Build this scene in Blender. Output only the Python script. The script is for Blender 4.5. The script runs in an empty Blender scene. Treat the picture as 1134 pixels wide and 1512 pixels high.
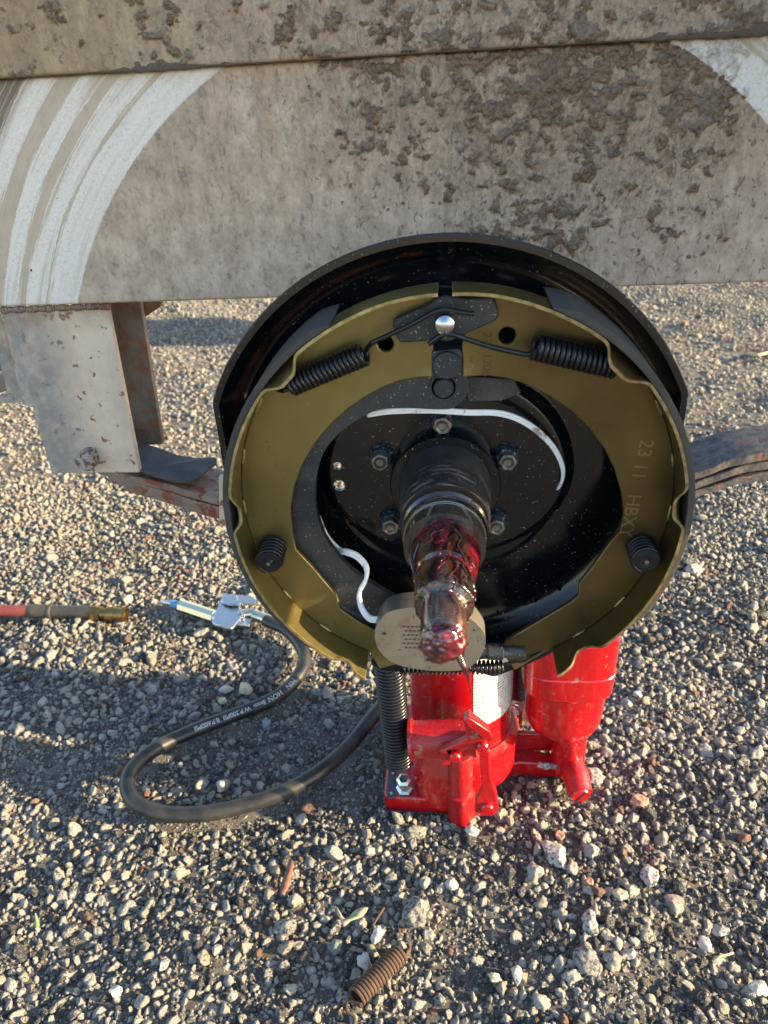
import bpy, bmesh, math, random
import numpy as np
from mathutils import Vector, Matrix, noise
from mathutils.geometry import tessellate_polygon

S = bpy.context.scene
COL = S.collection
R = math.radians
random.seed(7)
rng = np.random.default_rng(11)

# ------------------------------------------------------------------ camera
TH, PS, RO = 0.51246624, 0.10175118, 0.05732646
CAM = Vector((0.00401874, -0.35528486, 0.20535387))
FPX, PW, PH = 1136.0, 1134.0, 1512.0
FWD = Vector((-math.sin(PS)*math.cos(TH), math.cos(PS)*math.cos(TH), -math.sin(TH)))
_r = Vector((math.cos(PS), math.sin(PS), 0)); _u = _r.cross(FWD)
RT = math.cos(RO)*_r - math.sin(RO)*_u
UP = math.sin(RO)*_r + math.cos(RO)*_u
cam_data = bpy.data.cameras.new('camera')
cam = bpy.data.objects.new('camera', cam_data); COL.objects.link(cam)
m = Matrix((RT, UP, -FWD)).transposed().to_4x4(); m.translation = CAM
cam.matrix_world = m
cam_data.sensor_fit = 'VERTICAL'; cam_data.sensor_height = 36.0
cam_data.lens = FPX/PH*36.0
cam_data.clip_start = 0.02; cam_data.clip_end = 300
cam_data.dof.use_dof = True; cam_data.dof.focus_distance = 0.50
cam_data.dof.aperture_fstop = cam_data.lens/1000/0.0018
S.camera = cam

# ------------------------------------------------------------------ light
SUN_EL, SUN_AZ = R(15.0), R(9.0)      # azimuth: from +X towards the viewer (-Y)
sd = Vector((math.cos(SUN_EL)*math.cos(SUN_AZ), -math.cos(SUN_EL)*math.sin(SUN_AZ), math.sin(SUN_EL)))
world = bpy.data.worlds.new('World'); S.world = world; world.use_nodes = True
wn = world.node_tree.nodes; wl = world.node_tree.links
sky = wn.new('ShaderNodeTexSky'); sky.sky_type = 'NISHITA'; sky.sun_disc = False
sky.sun_elevation = SUN_EL; sky.sun_rotation = math.atan2(sd.x, sd.y)
sky.air_density = 1.0; sky.dust_density = 0.8; sky.ozone_density = 1.6
wn['Background'].inputs['Strength'].default_value = 0.15
wl.new(sky.outputs[0], wn['Background'].inputs['Color'])
sun_d = bpy.data.lights.new('sun', 'SUN'); sun_d.energy = 5.0; sun_d.angle = R(0.5); sun_d.color = (1.0, 0.77, 0.45)
sun = bpy.data.objects.new('sun', sun_d); COL.objects.link(sun)
sun.rotation_euler = sd.to_track_quat('Z', 'Y').to_euler()
S.view_settings.view_transform = 'Standard'; S.view_settings.look = 'None'
S.view_settings.gamma = 1.0; S.view_settings.use_curve_mapping = False
S.view_settings.exposure = 1.85
GZ = -0.35                             # gravel level; the spindle axis is the Y axis at x=0, z=0

# ------------------------------------------------------------------ measuring helpers
def ray(px, py): return FWD + RT*((px-PW/2)/FPX) - UP*((py-PH/2)/FPX)
def at(px, py, y):                     # photo measurement -> point on an upright plane
    d = ray(px, py); return CAM + d*((y-CAM.y)/d.y)
def atz(px, py, z):
    d = ray(px, py); return CAM + d*((z-CAM.z)/d.z)
def P2(pts, y): return [(lambda v: (v.x, v.z))(at(a, b, y)) for a, b in pts]

# ------------------------------------------------------------------ object helpers
def link(name, me, mat=None, parent=None):
    o = bpy.data.objects.new(name, me); COL.objects.link(o)
    if mat is not None:
        me.materials.clear(); me.materials.append(mat)
    if parent is not None:
        o.parent = parent; o.matrix_parent_inverse = parent.matrix_world.inverted()
    return o
def thing(name, label, cat, loc=(0, 0, 0), group=None):
    o = bpy.data.objects.new(name, None); COL.objects.link(o); o.location = loc
    o.empty_display_size = .02
    o.matrix_world = Matrix.Translation(loc)
    o['label'] = label; o['category'] = cat
    if group: o['group'] = group
    return o
def tag(o, label, cat, group=None):
    o['label'] = label; o['category'] = cat
    if group: o['group'] = group
    return o
def mesh(name, verts, faces, smooth=True, angle=None):
    me = bpy.data.meshes.new(name); me.from_pydata([tuple(v) for v in verts], [], faces); me.update()
    if smooth:
        me.shade_smooth()
        if angle is not None: me.set_sharp_from_angle(angle=R(angle))
    return me
def fixn(me):
    bm = bmesh.new(); bm.from_mesh(me); bmesh.ops.recalc_face_normals(bm, faces=bm.faces); bm.to_mesh(me); bm.free(); return me
def bev(o, w=.0006, seg=2, ang=35):
    b = o.modifiers.new('bevel', 'BEVEL'); b.width = w; b.segments = seg; b.limit_method = 'ANGLE'; b.angle_limit = R(ang)
    b.harden_normals = False
    return o
def catmull(pts, n=6, closed=True):
    out = []; N = len(pts); P = [Vector(p) for p in pts]
    rngi = range(N if closed else N-1)
    for i in rngi:
        p0 = P[(i-1) % N] if closed or i > 0 else P[i]*2-P[i+1]
        p1 = P[i]; p2 = P[(i+1) % N]
        p3 = P[(i+2) % N] if closed or i+2 < N else p2*2-p1
        for k in range(n):
            t = k/n
            out.append(.5*((2*p1)+(p2-p0)*t+(2*p0-5*p1+4*p2-p3)*t*t+(3*p1-p0-3*p2+p3)*t**3))
    if not closed: out.append(P[-1].copy())
    return out
def plate(name, loop, y0, y1, mat, parent, holes=(), bw=.0006, warp=None):
    """flat sheet: outline in (x,z), front at y0, back at y1"""
    loops = [[Vector((p[0], p[1], 0)) for p in loop]] + [[Vector((p[0], p[1], 0)) for p in h] for h in holes]
    flat = [v for l in loops for v in l]; n = len(flat)
    if len(loops) > 1:
        bm = bmesh.new(); bv = [bm.verts.new(v) for v in flat]; s0 = 0
        for l in loops:
            for i in range(len(l)): bm.edges.new((bv[s0+i], bv[s0+(i+1) % len(l)]))
            s0 += len(l)
        bm.verts.index_update(); bmesh.ops.triangle_fill(bm, edges=bm.edges[:], use_beauty=True, use_dissolve=False)
        tris = [tuple(v.index for v in f.verts) for f in bm.faces]; bm.free()
    else: tris = tessellate_polygon(loops)
    V = [(v.x, y0, v.y) for v in flat] + [(v.x, y1, v.y) for v in flat]
    if warp: V = [warp(*v) for v in V]
    F = [tuple(t) for t in tris] + [tuple(reversed([i+n for i in t])) for t in tris]
    s = 0
    for l in loops:
        k = len(l)
        for i in range(k):
            a, b = s+i, s+(i+1) % k
            F.append((a, b, b+n, a+n))
        s += k
    me = fixn(mesh(name, V, F, True, 30))
    o = link(name, me, mat, parent)
    if bw: bev(o, bw)
    return o
def circ(cx, cz, r, n=24): return [(cx+r*math.cos(2*math.pi*i/n), cz+r*math.sin(2*math.pi*i/n)) for i in range(n)]
def frames(pts, closed=False):
    T = []
    for i in range(len(pts)):
        a = pts[max(i-1, 0)]; b = pts[min(i+1, len(pts)-1)]; T.append((b-a).normalized())
    ref = Vector((0, 0, 1)) if abs(T[0].z) < .9 else Vector((1, 0, 0))
    nrm = (ref - T[0]*ref.dot(T[0])).normalized(); out = []
    for i, t in enumerate(T):
        nrm = (nrm - t*nrm.dot(t)).normalized(); out.append((t, nrm, t.cross(nrm)))
    return out
def tube_geo(pts, r, n=10, cap=True):
    pts = [Vector(p) for p in pts]; fr = frames(pts); V = []; F = []
    for i, (p, (t, a, b)) in enumerate(zip(pts, fr)):
        rr = r(i/(len(pts)-1)) if callable(r) else r
        for k in range(n):
            w = 2*math.pi*k/n; V.append(p + a*(rr*math.cos(w)) + b*(rr*math.sin(w)))
    for i in range(len(pts)-1):
        for k in range(n):
            F.append((i*n+k, i*n+(k+1) % n, (i+1)*n+(k+1) % n, (i+1)*n+k))
    if cap:
        F.append(tuple(reversed(range(n)))); F.append(tuple(range((len(pts)-1)*n, len(pts)*n)))
    return V, F
def tube(name, pts, r, mat, parent=None, n=10):
    V, F = tube_geo(pts, r, n); return link(name, fixn(mesh(name, V, F, True, 50)), mat, parent)
def helix(a, b, rad, turns, r0=None, per=14, wob=0):
    a = Vector(a); b = Vector(b); ax = (b-a); L = ax.length; ax = ax.normalized()
    ref = Vector((0, 0, 1)) if abs(ax.z) < .8 else Vector((0, 1, 0))
    u = ax.cross(ref).normalized(); v = ax.cross(u)
    N = int(turns*per); out = []
    for i in range(N+1):
        t = i/N; w = 2*math.pi*turns*t
        rr = rad if r0 is None else (r0 + (rad-r0)*min(1, t*6, (1-t)*6))
        out.append(a + ax*(L*t) + (u*math.cos(w)+v*math.sin(w))*rr)
    return out
def lathe(name, prof, mat, parent=None, axis='y', c=(0, 0, 0), n=64, fn=None, angle=30, close=False):
    """prof: list of (r, h) ; axis y or z or a Vector direction"""
    if isinstance(axis, str): ax = {'x': Vector((1, 0, 0)), 'y': Vector((0, 1, 0)), 'z': Vector((0, 0, 1))}[axis]
    else: ax = Vector(axis).normalized()
    ref = Vector((0, 0, 1)) if abs(ax.z) < .9 else Vector((1, 0, 0))
    u = (ref-ax*ref.dot(ax)).normalized(); v = ax.cross(u); c = Vector(c)
    V = []; F = []; M = len(prof)
    for i, (r, h) in enumerate(prof):
        for k in range(n):
            w = 2*math.pi*k/n; rr = r + (fn(r, h, w) if fn else 0)
            V.append(c + ax*h + (u*math.cos(w)+v*math.sin(w))*rr)
    for i in range(M-1 if not close else M):
        j = (i+1) % M
        for k in range(n):
            F.append((i*n+k, i*n+(k+1) % n, j*n+(k+1) % n, j*n+k))
    if not close:
        if prof[0][0] > 1e-6: F.append(tuple(reversed(range(n))))
        if prof[-1][0] > 1e-6: F.append(tuple(range((M-1)*n, M*n)))
    me = mesh(name, V, F, False)
    bm = bmesh.new(); bm.from_mesh(me); bmesh.ops.remove_doubles(bm, verts=bm.verts, dist=1e-6)
    bmesh.ops.recalc_face_normals(bm, faces=bm.faces); bm.to_mesh(me); bm.free()
    me.shade_smooth(); me.set_sharp_from_angle(angle=R(angle))
    return link(name, me, mat, parent)
def box(name, lo, hi, mat, parent=None, bw=.0008, M=None):
    V = [(x, y, z) for x in (lo[0], hi[0]) for y in (lo[1], hi[1]) for z in (lo[2], hi[2])]
    if M is not None: V = [tuple(M @ Vector(v)) for v in V]
    F = [(0, 1, 3, 2), (4, 6, 7, 5), (0, 4, 5, 1), (2, 3, 7, 6), (0, 2, 6, 4), (1, 5, 7, 3)]
    o = link(name, fixn(mesh(name, V, F, True, 30)), mat, parent)
    if bw: bev(o, bw)
    return o
def join_geo(name, parts, mat, parent=None, angle=40):
    V = []; F = []
    for v, f in parts:
        s = len(V); V += list(v); F += [tuple(i+s for i in t) for t in f]
    return link(name, fixn(mesh(name, V, F, True, angle)), mat, parent)
def text_mesh(txt, size, extrude=.0001):
    cu = bpy.data.curves.new('lettering', 'FONT'); cu.body = txt; cu.size = size; cu.extrude = extrude
    o = bpy.data.objects.new('lettering', cu); COL.objects.link(o)
    dg = bpy.context.evaluated_depsgraph_get(); dg.update()
    me = bpy.data.meshes.new_from_object(o.evaluated_get(dg))
    COL.objects.unlink(o); bpy.data.objects.remove(o); bpy.data.curves.remove(cu)
    return me

# ------------------------------------------------------------------ material helper
class Mat:
    def __init__(s, name, **kw):
        s.m = bpy.data.materials.new(name); s.m.use_nodes = True
        s.t = s.m.node_tree; s.b = s.t.nodes['Principled BSDF']
        for k, v in kw.items(): s.set(k, v)
        s.tc = s.t.nodes.new('ShaderNodeTexCoord').outputs['Object']
    def set(s, k, v):
        i = s.b.inputs[k.replace('_', ' ')]
        if hasattr(v, 'node'): s.t.links.new(v, i)
        elif isinstance(v, tuple) and i.type == 'RGBA': i.default_value = (*v, 1)
        else: i.default_value = v
    def lk(s, v, i):
        if hasattr(v, 'node'): s.t.links.new(v, i)
        elif isinstance(v, tuple) and len(v) == 3 and i.type == 'RGBA': i.default_value = (*v, 1)
        else: i.default_value = v
    def noise(s, scale, detail=5, rough=.55, vec=None, dist=0, col=False):
        n = s.t.nodes.new('ShaderNodeTexNoise'); n.inputs['Scale'].default_value = scale
        n.inputs['Detail'].default_value = detail; n.inputs['Roughness'].default_value = rough
        n.inputs['Distortion'].default_value = dist
        s.t.links.new(vec or s.tc, n.inputs['Vector']); return n.outputs['Color' if col else 'Fac']
    def vor(s, scale, feat='F1', vec=None, out='Distance', rnd=1):
        n = s.t.nodes.new('ShaderNodeTexVoronoi'); n.feature = feat; n.inputs['Scale'].default_value = scale
        n.inputs['Randomness'].default_value = rnd
        s.t.links.new(vec or s.tc, n.inputs['Vector']); return n.outputs[out]
    def ramp(s, f, *stops):
        n = s.t.nodes.new('ShaderNodeValToRGB'); e = n.color_ramp.elements
        while len(e) < len(stops): e.new(.5)
        for i, (p, c) in enumerate(stops):
            e[i].position = p; e[i].color = (c, c, c, 1) if not isinstance(c, tuple) else (*c, 1)
        s.lk(f, n.inputs[0]); return n.outputs['Color']
    def mix(s, f, a, b, mode='MIX'):
        n = s.t.nodes.new('ShaderNodeMix'); n.data_type = 'RGBA'; n.blend_type = mode; n.clamp_factor = True
        s.lk(f, n.inputs[0]); s.lk(a, n.inputs[6]); s.lk(b, n.inputs[7]); return n.outputs[2]
    def math(s, op, a, b=0., c=0., clamp=False):
        n = s.t.nodes.new('ShaderNodeMath'); n.operation = op; n.use_clamp = clamp
        s.lk(a, n.inputs[0]); s.lk(b, n.inputs[1]); s.lk(c, n.inputs[2]); return n.outputs[0]
    def mapr(s, v, a, b, c=0., d=1.):
        n = s.t.nodes.new('ShaderNodeMapRange'); n.clamp = True
        s.lk(v, n.inputs[0])
        for i, q in enumerate((a, b, c, d)): n.inputs[i+1].default_value = q
        return n.outputs[0]
    def xyz(s, v=None):
        n = s.t.nodes.new('ShaderNodeSeparateXYZ'); s.t.links.new(v or s.tc, n.inputs[0]); return n.outputs
    def comb(s, x, y, z):
        n = s.t.nodes.new('ShaderNodeCombineXYZ'); s.lk(x, n.inputs[0]); s.lk(y, n.inputs[1]); s.lk(z, n.inputs[2]); return n.outputs[0]
    def scale(s, sx, sy, sz, v=None):
        n = s.t.nodes.new('ShaderNodeMapping'); n.inputs['Scale'].default_value = (sx, sy, sz)
        s.t.links.new(v or s.tc, n.inputs['Vector']); return n.outputs[0]
    def attr(s, name, typ='GEOMETRY', out='Fac'):
        n = s.t.nodes.new('ShaderNodeAttribute'); n.attribute_type = typ; n.attribute_name = name; return n.outputs[out]
    def bump(s, h, st=.3, dist=.001, nrm=None):
        n = s.t.nodes.new('ShaderNodeBump'); n.inputs['Strength'].default_value = st; n.inputs['Distance'].default_value = dist
        s.lk(h, n.inputs['Height'])
        if nrm: s.t.links.new(nrm, n.inputs['Normal'])
        return n.outputs[0]

def dusty(M, base, dust=(.35, .33, .29), scale=900, lo=.66, amt=1.0, broad=True):
    """sparse pale specks and a faint film of dust"""
    sp = M.ramp(M.noise(scale, 2, .6), (lo, 0.), (lo+.04, amt))
    c = M.mix(sp, base, dust)
    if broad:
        f = M.ramp(M.noise(28, 4, .6), (.45, 0.), (.8, .16)); c = M.mix(f, c, dust)
    return c

def build_mats():
    D = {}
    # glossy black paint of the backing plate
    M = Mat('black_paint', Roughness=.22)
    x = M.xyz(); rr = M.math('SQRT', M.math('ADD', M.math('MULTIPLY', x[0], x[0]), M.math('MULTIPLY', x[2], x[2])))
    band = M.math('MULTIPLY', M.mapr(M.math('ABSOLUTE', M.math('SUBTRACT', rr, .1275)), .0022, .0008), M.mapr(x[2], .035, .06))  # rust-red reflection painted as an arc into the upper cup
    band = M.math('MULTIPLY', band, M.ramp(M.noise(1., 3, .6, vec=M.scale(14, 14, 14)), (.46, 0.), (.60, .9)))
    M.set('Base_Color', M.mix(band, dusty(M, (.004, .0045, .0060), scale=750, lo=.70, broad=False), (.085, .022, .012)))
    M.set('Roughness', M.mapr(M.noise(60, 5), .3, .75, .11, .30)); M.set('Coat_Weight', .25); M.set('Coat_Roughness', .1); M.set('Specular_IOR_Level', .4)
    M.set('Normal', M.bump(M.noise(90, 3), .08, .002)); D['black'] = M.m
    # satin dark steel parts: lever, anchor plate
    M = Mat('dark_phosphate_steel', Metallic=.35, Roughness=.5)
    c = M.mix(M.noise(35, 5), (.016, .019, .024), (.036, .041, .048))
    M.set('Base_Color', dusty(M, c, scale=800, lo=.665)); M.set('Normal', M.bump(M.noise(700, 3), .15, .0003)); D['dark'] = M.m
    # black spring wire
    M = Mat('black_oiled_wire', Metallic=.5, Roughness=.27, Base_Color=(.020, .021, .025)); M.set('Normal', M.bump(M.noise(500, 3), .1, .0003)); D['wire'] = M.m
    # olive chromate of the shoes
    M = Mat('olive_chromate', Metallic=.65, Roughness=.42)
    x = M.xyz()
    f = M.noise(22, 6, .62)
    base = M.mix(M.ramp(f, (.25, 0.), (.75, 1.)), (.205, .160, .050), (.150, .122, .048))
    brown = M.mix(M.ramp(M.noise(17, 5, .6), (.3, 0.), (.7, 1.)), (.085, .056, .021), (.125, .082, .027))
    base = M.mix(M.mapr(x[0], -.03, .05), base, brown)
    st = M.ramp(M.noise(240, 4, .6), (.62, 0.), (.68, .55)); base = M.mix(M.math('MULTIPLY', st, M.ramp(M.noise(40, 2), (.52, 0.), (.6, 1.))), base, (.10, .035, .012))
    base = dusty(M, base, (.4, .36, .26), scale=650, lo=.76, broad=False)
    ge = M.t.nodes.new('ShaderNodeNewGeometry').outputs['Pointiness']
    base = M.mix(M.math('MULTIPLY', M.mapr(ge, .54, .66), M.ramp(M.noise(200, 4), (.35, .2), (.6, .9))), base, (.62, .52, .28))
    M.set('Base_Color', base); M.set('Roughness', M.mapr(M.noise(60, 5), .3, .7, .27, .48))
    M.set('Normal', M.bump(M.noise(1400, 3), .12, .0003)); D['olive'] = M.m
    # lining
    M = Mat('brake_lining', Roughness=.95, Specular_IOR_Level=.2)
    v = M.noise(500, 5, .7)
    c = M.mix(v, (.030, .029, .028), (.075, .070, .064)); c = M.mix(M.ramp(M.noise(30, 4), (.5, 0.), (.75, .6)), c, (.09, .075, .06))
    M.set('Base_Color', c); M.set('Normal', M.bump(v, .5, .0006)); D['lining'] = M.m
    # chrome stud
    M = Mat('polished_steel', Metallic=1., Roughness=.12, Base_Color=(.5, .52, .55)); M.set('Roughness', M.mapr(M.noise(300, 4), .4, .7, .07, .3)); D['chrome'] = M.m
    # zinc fitting
    M = Mat('zinc_plate', Metallic=1., Roughness=.28); M.set('Base_Color', M.mix(M.noise(120, 4), (.62, .64, .66), (.46, .47, .48)))
    M.set('Roughness', M.mapr(M.noise(220, 4), .3, .7, .18, .42)); D['zinc'] = M.m
    M = Mat('yellow_zinc', Metallic=1., Roughness=.25); M.set('Base_Color', M.mix(M.noise(80, 3), (.75, .68, .42), (.72, .70, .62))); D['yzinc'] = M.m
    M = Mat('brass', Metallic=1., Roughness=.38); M.set('Base_Color', M.mix(M.noise(150, 4), (.36, .24, .085), (.20, .14, .07))); D['brass'] = M.m
    # nuts
    M = Mat('nut_steel', Metallic=.8, Roughness=.45)
    c = M.mix(M.noise(160, 4), (.13, .125, .115), (.27, .25, .22)); c = M.mix(M.ramp(M.noise(330, 3), (.6, 0.), (.66, 1.)), c, (.16, .07, .03))
    M.set('Base_Color', c); M.set('Normal', M.bump(M.noise(900, 3), .3, .0004)); D['nut'] = M.m
    M = Mat('nut_washer', Metallic=.5, Roughness=.4)
    c = M.mix(M.ramp(M.noise(500, 3), (.58, 0.), (.66, 1.)), (.03, .042, .060), (.34, .37, .40)); M.set('Base_Color', c); D['washer'] = M.m
    # hub barrel: worn black with tan scuffs
    M = Mat('barrel_steel', Metallic=.35, Roughness=.45)
    x = M.xyz(); sc = M.ramp(M.noise(1., 6, .65, vec=M.scale(70, 240, 70)), (.50, 0.), (.60, .85))
    c = M.mix(M.math('MULTIPLY', sc, M.mapr(x[1], .022, .004)), (.022, .023, .027), (.27, .20, .15))
    M.set('Base_Color', dusty(M, c, scale=900, lo=.68)); M.set('Normal', M.bump(M.noise(300, 4), .15, .0005)); D['barrel'] = M.m
    # machined spindle with grease film
    M = Mat('machined_steel_greased', Metallic=.85, Roughness=.18)
    x = M.xyz(); v = M.scale(90, 22, 90)
    g = M.noise(1., 6, .65, vec=v, dist=1.2)
    c = M.mix(M.ramp(g, (.33, 0.), (.44, .7), (.56, 1.)), (.36, .25, .17), (.032, .010, .013))
    c = M.mix(M.ramp(M.noise(1., 4, .6, vec=M.scale(110, 26, 110)), (.56, 0.), (.70, .85)), c, (.42, .10, .04))
    M.set('Base_Color', c); M.set('Coat_Weight', .8); M.set('Coat_Roughness', .06)
    M.set('Normal', M.bump(g, .22, .0010)); D['spindle'] = M.m
    # grease
    M = Mat('dark_red_grease', Roughness=.13, IOR=1.48)
    g = M.noise(120, 4, .55, dist=1.5)
    c = M.mix(M.ramp(g, (.38, 0.), (.55, .5), (.72, 1.)), (.018, .002, .006), (.15, .008, .018))
    c = M.mix(M.ramp(M.noise(200, 3, .5), (.66, 0.), (.76, .6)), c, (.42, .13, .08))
    M.set('Base_Color', c); M.set('Coat_Weight', 1.); M.set('Coat_Roughness', .04); M.set('Subsurface_Weight', .05)
    M.set('Subsurface_Radius', (.004, .001, .001)); M.set('Subsurface_Scale', .5)
    M.set('Normal', M.bump(M.noise(190, 3, .5, dist=1), .35, .0015)); D['grease'] = M.m
    M = Mat('black_grease', Roughness=.16); M.set('Base_Color', M.mix(M.noise(500, 3), (.010, .009, .010), (.05, .035, .025)))
    M.set('Coat_Weight', 1.); M.set('Coat_Roughness', .05); M.set('Normal', M.bump(M.noise(350, 3, .5, dist=1), .5, .001)); D['bgrease'] = M.m
    # magnet face
    M = Mat('magnet_steel', Metallic=.6, Roughness=.42)
    c = M.mix(M.noise(40, 5, .6), (.29, .268, .225), (.15, .138, .115)); c = M.mix(M.ramp(M.noise(75, 4, .6), (.58, 0.), (.72, .8)), c, (.16, .09, .05))
    c = dusty(M, c, (.10, .08, .06), scale=520, lo=.66, broad=False)
    M.set('Base_Color', c); M.set('Normal', M.bump(M.noise(900, 3), .2, .0004)); D['magnet'] = M.m
    # white wire
    M = Mat('white_wire', Roughness=.3); c = M.mix(M.ramp(M.noise(130, 4, .6), (.60, 0.), (.66, .8)), (.74, .75, .76), (.20, .12, .09))
    M.set('Base_Color', c); M.set('Coat_Weight', .4); D['wwire'] = M.m
    # red jack paint
    M = Mat('red_enamel', Roughness=.24)
    rough = M.noise(700, 4, .7)
    c = M.mix(M.ramp(M.noise(8, 3), (.35, 0.), (.7, 1.)), (.44, .003, .007), (.36, .003, .006))
    chip = M.ramp(M.noise(90, 6, .7), (.635, 0.), (.65, 1.)); c = M.mix(chip, c, (.22, .17, .13))
    c = dusty(M, c, (.45, .30, .25), scale=900, lo=.70, broad=False)
    M.set('Base_Color', c); M.set('Coat_Weight', .7); M.set('Coat_Roughness', .08); M.set('Roughness', M.mapr(M.noise(45, 5), .3, .7, .18, .42)); M.set('Normal', M.bump(M.noise(420, 4, .6), .14, .0006)); D['red'] = M.m
    M = Mat('red_cast_enamel', Roughness=.38)
    v = M.noise(420, 4, .7); c = M.mix(M.ramp(v, (.35, 0.), (.6, 1.)), (.26, .005, .008), (.44, .006, .010))
    chip = M.ramp(M.noise(60, 5, .7), (.60, 0.), (.64, .9)); c = M.mix(chip, c, (.24, .15, .11))
    M.set('Base_Color', c); M.set('Coat_Weight', .4); M.set('Coat_Roughness', .2); M.set('Normal', M.bump(v, .6, .0012)); D['redcast'] = M.m
    # hose rubbers
    M = Mat('black_rubber_hose', Roughness=.42)
    M.set('Base_Color', M.mix(M.ramp(M.noise(45, 5), (.4, 0.), (.75, 1.)), (.010, .011, .013), (.050, .046, .036)))
    M.set('Normal', M.bump(M.noise(600, 3), .1, .0004)); D['hose'] = M.m
    M = Mat('red_rubber_hose', Roughness=.6, Base_Color=(.20, .045, .035)); D['redhose'] = M.m
    M = Mat('dark_sleeve', Roughness=.5); M.set('Base_Color', M.mix(M.noise(90, 4), (.035, .032, .028), (.085, .07, .05))); D['sleeve'] = M.m
    M = Mat('white_print', Roughness=.6, Base_Color=(.5, .52, .52)); D['print'] = M.m
    M = Mat('blue_paint', Roughness=.35, Base_Color=(.11, .29, .50)); D['blue'] = M.m
    # label paper with rows of tiny illegible print
    M = Mat('paper_label', Roughness=.5); x = M.xyz()
    row = M.math('FRACT', M.math('MULTIPLY', x[2], 330)); row = M.math('GREATER_THAN', row, .55)
    let = M.math('GREATER_THAN', M.noise(1., 2, .5, vec=M.scale(1500, 1500, 330)), .50)
    edge = M.math('LESS_THAN', M.noise(1., 1, .5, vec=M.scale(60, 60, 40)), .60)
    k = M.math('MULTIPLY', M.math('MULTIPLY', row, let), edge)
    M.set('Base_Color', M.mix(k, (.60, .60, .56), (.12, .10, .05))); D['label'] = M.m
    M = Mat('dark_name_plate', Roughness=.5, Metallic=.4); x = M.xyz()
    M.set('Base_Color', M.mix(M.ramp(M.noise(1500, 2), (.5, 0.), (.56, 1.)), (.02, .022, .028), (.16, .17, .20))); D['tagplate'] = M.m
    # rusty things
    M = Mat('rusty_steel', Roughness=.85)
    f = M.noise(110, 6, .7); c = M.mix(M.ramp(f, (.3, 0.), (.7, 1.)), (.030, .017, .011), (.105, .055, .032))
    c = M.mix(M.ramp(M.noise(600, 3), (.55, 0.), (.65, .6)), c, (.08, .06, .05))
    M.set('Base_Color', c); M.set('Normal', M.bump(M.noise(900, 4, .7), .6, .0006)); D['rust'] = M.m
    M = Mat('flaking_leaf_steel', Roughness=.75)
    v = M.scale(1, 1, 3); f = M.noise(26, 6, .65)
    c = M.mix(M.ramp(f, (.35, 0.), (.6, 1.)), (.14, .085, .06), (.27, .20, .155))
    c = M.mix(M.ramp(M.noise(60, 5, .7), (.52, 0.), (.56, 1.)), c, (.20, .065, .035))
    c = M.mix(M.ramp(M.noise(33, 4, .7), (.60, 0.), (.62, 1.)), c, (.50, .46, .40))
    gry = M.mix(M.ramp(M.noise(120, 5, .7), (.4, 0.), (.6, 1.)), (.060, .055, .055), (.145, .125, .115)); gry = M.mix(M.ramp(M.noise(70, 4, .7), (.62, 0.), (.64, 1.)), gry, (.26, .07, .035))
    c = M.mix(M.mapr(M.xyz()[0], -.02, .05), c, gry)
    M.set('Base_Color', c); M.set('Normal', M.bump(M.noise(300, 5, .7), .5, .001)); D['leaf'] = M.m
    M = Mat('dull_dark_steel', Roughness=.7)
    f = M.noise(40, 6, .7); c = M.mix(M.ramp(f, (.35, 0.), (.65, 1.)), (.040, .038, .038), (.085, .078, .074))
    c = M.mix(M.ramp(M.noise(150, 4, .7), (.62, 0.), (.68, .8)), c, (.02, .018, .017))
    M.set('Base_Color', c); M.set('Normal', M.bump(M.noise(260, 5, .7), .5, .001)); D['dull'] = M.m
    # hanger : pale paint with rust freckles
    def pale(name, a, b, rustlo, shade=False):
        M = Mat(name, Roughness=.62)
        c = M.mix(M.noise(14, 6, .65), a, b)
        c = M.mix(M.ramp(M.noise(1., 6, .7, vec=M.scale(420, 420, 420)), (.5, 0.), (.8, .35)), c, (.30, .27, .23))
        rs = M.ramp(M.noise(105, 5, .62), (rustlo, 0.), (rustlo+.035, 1.))
        c = M.mix(rs, c, M.mix(M.noise(500, 3), (.25, .10, .045), (.12, .05, .03)))
        c = M.mix(M.ramp(M.noise(1., 6, .7, vec=M.scale(38, 38, 20)), (.42, 0.), (.72, .55)), c, (.34, .27, .20))
        x = M.xyz()
        c = M.mix(M.math('MULTIPLY', M.mapr(x[0], -.262, -.290), M.ramp(M.noise(70, 5, .7), (.3, .3), (.6, .9))), c, (.20, .19, .185))  # shading painted in towards the left edge, mottled by noise
        top = M.math('MULTIPLY', M.mapr(x[2], .058, .085), M.ramp(M.noise(60, 5, .7), (.38, 0.), (.55, .9)))
        c = M.mix(top, c, (.25, .15, .08))
        M.set('Base_Color', c); M.set('Normal', M.bump(M.noise(500, 5, .7), .25, .0008)); return M.m
    D['pale'] = pale('pale_chipped_paint', (.66, .545, .415), (.50, .415, .32), .595)
    D['palerust'] = pale('rust_eaten_paint', (.17, .14, .12), (.11, .085, .07), .52)
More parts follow.
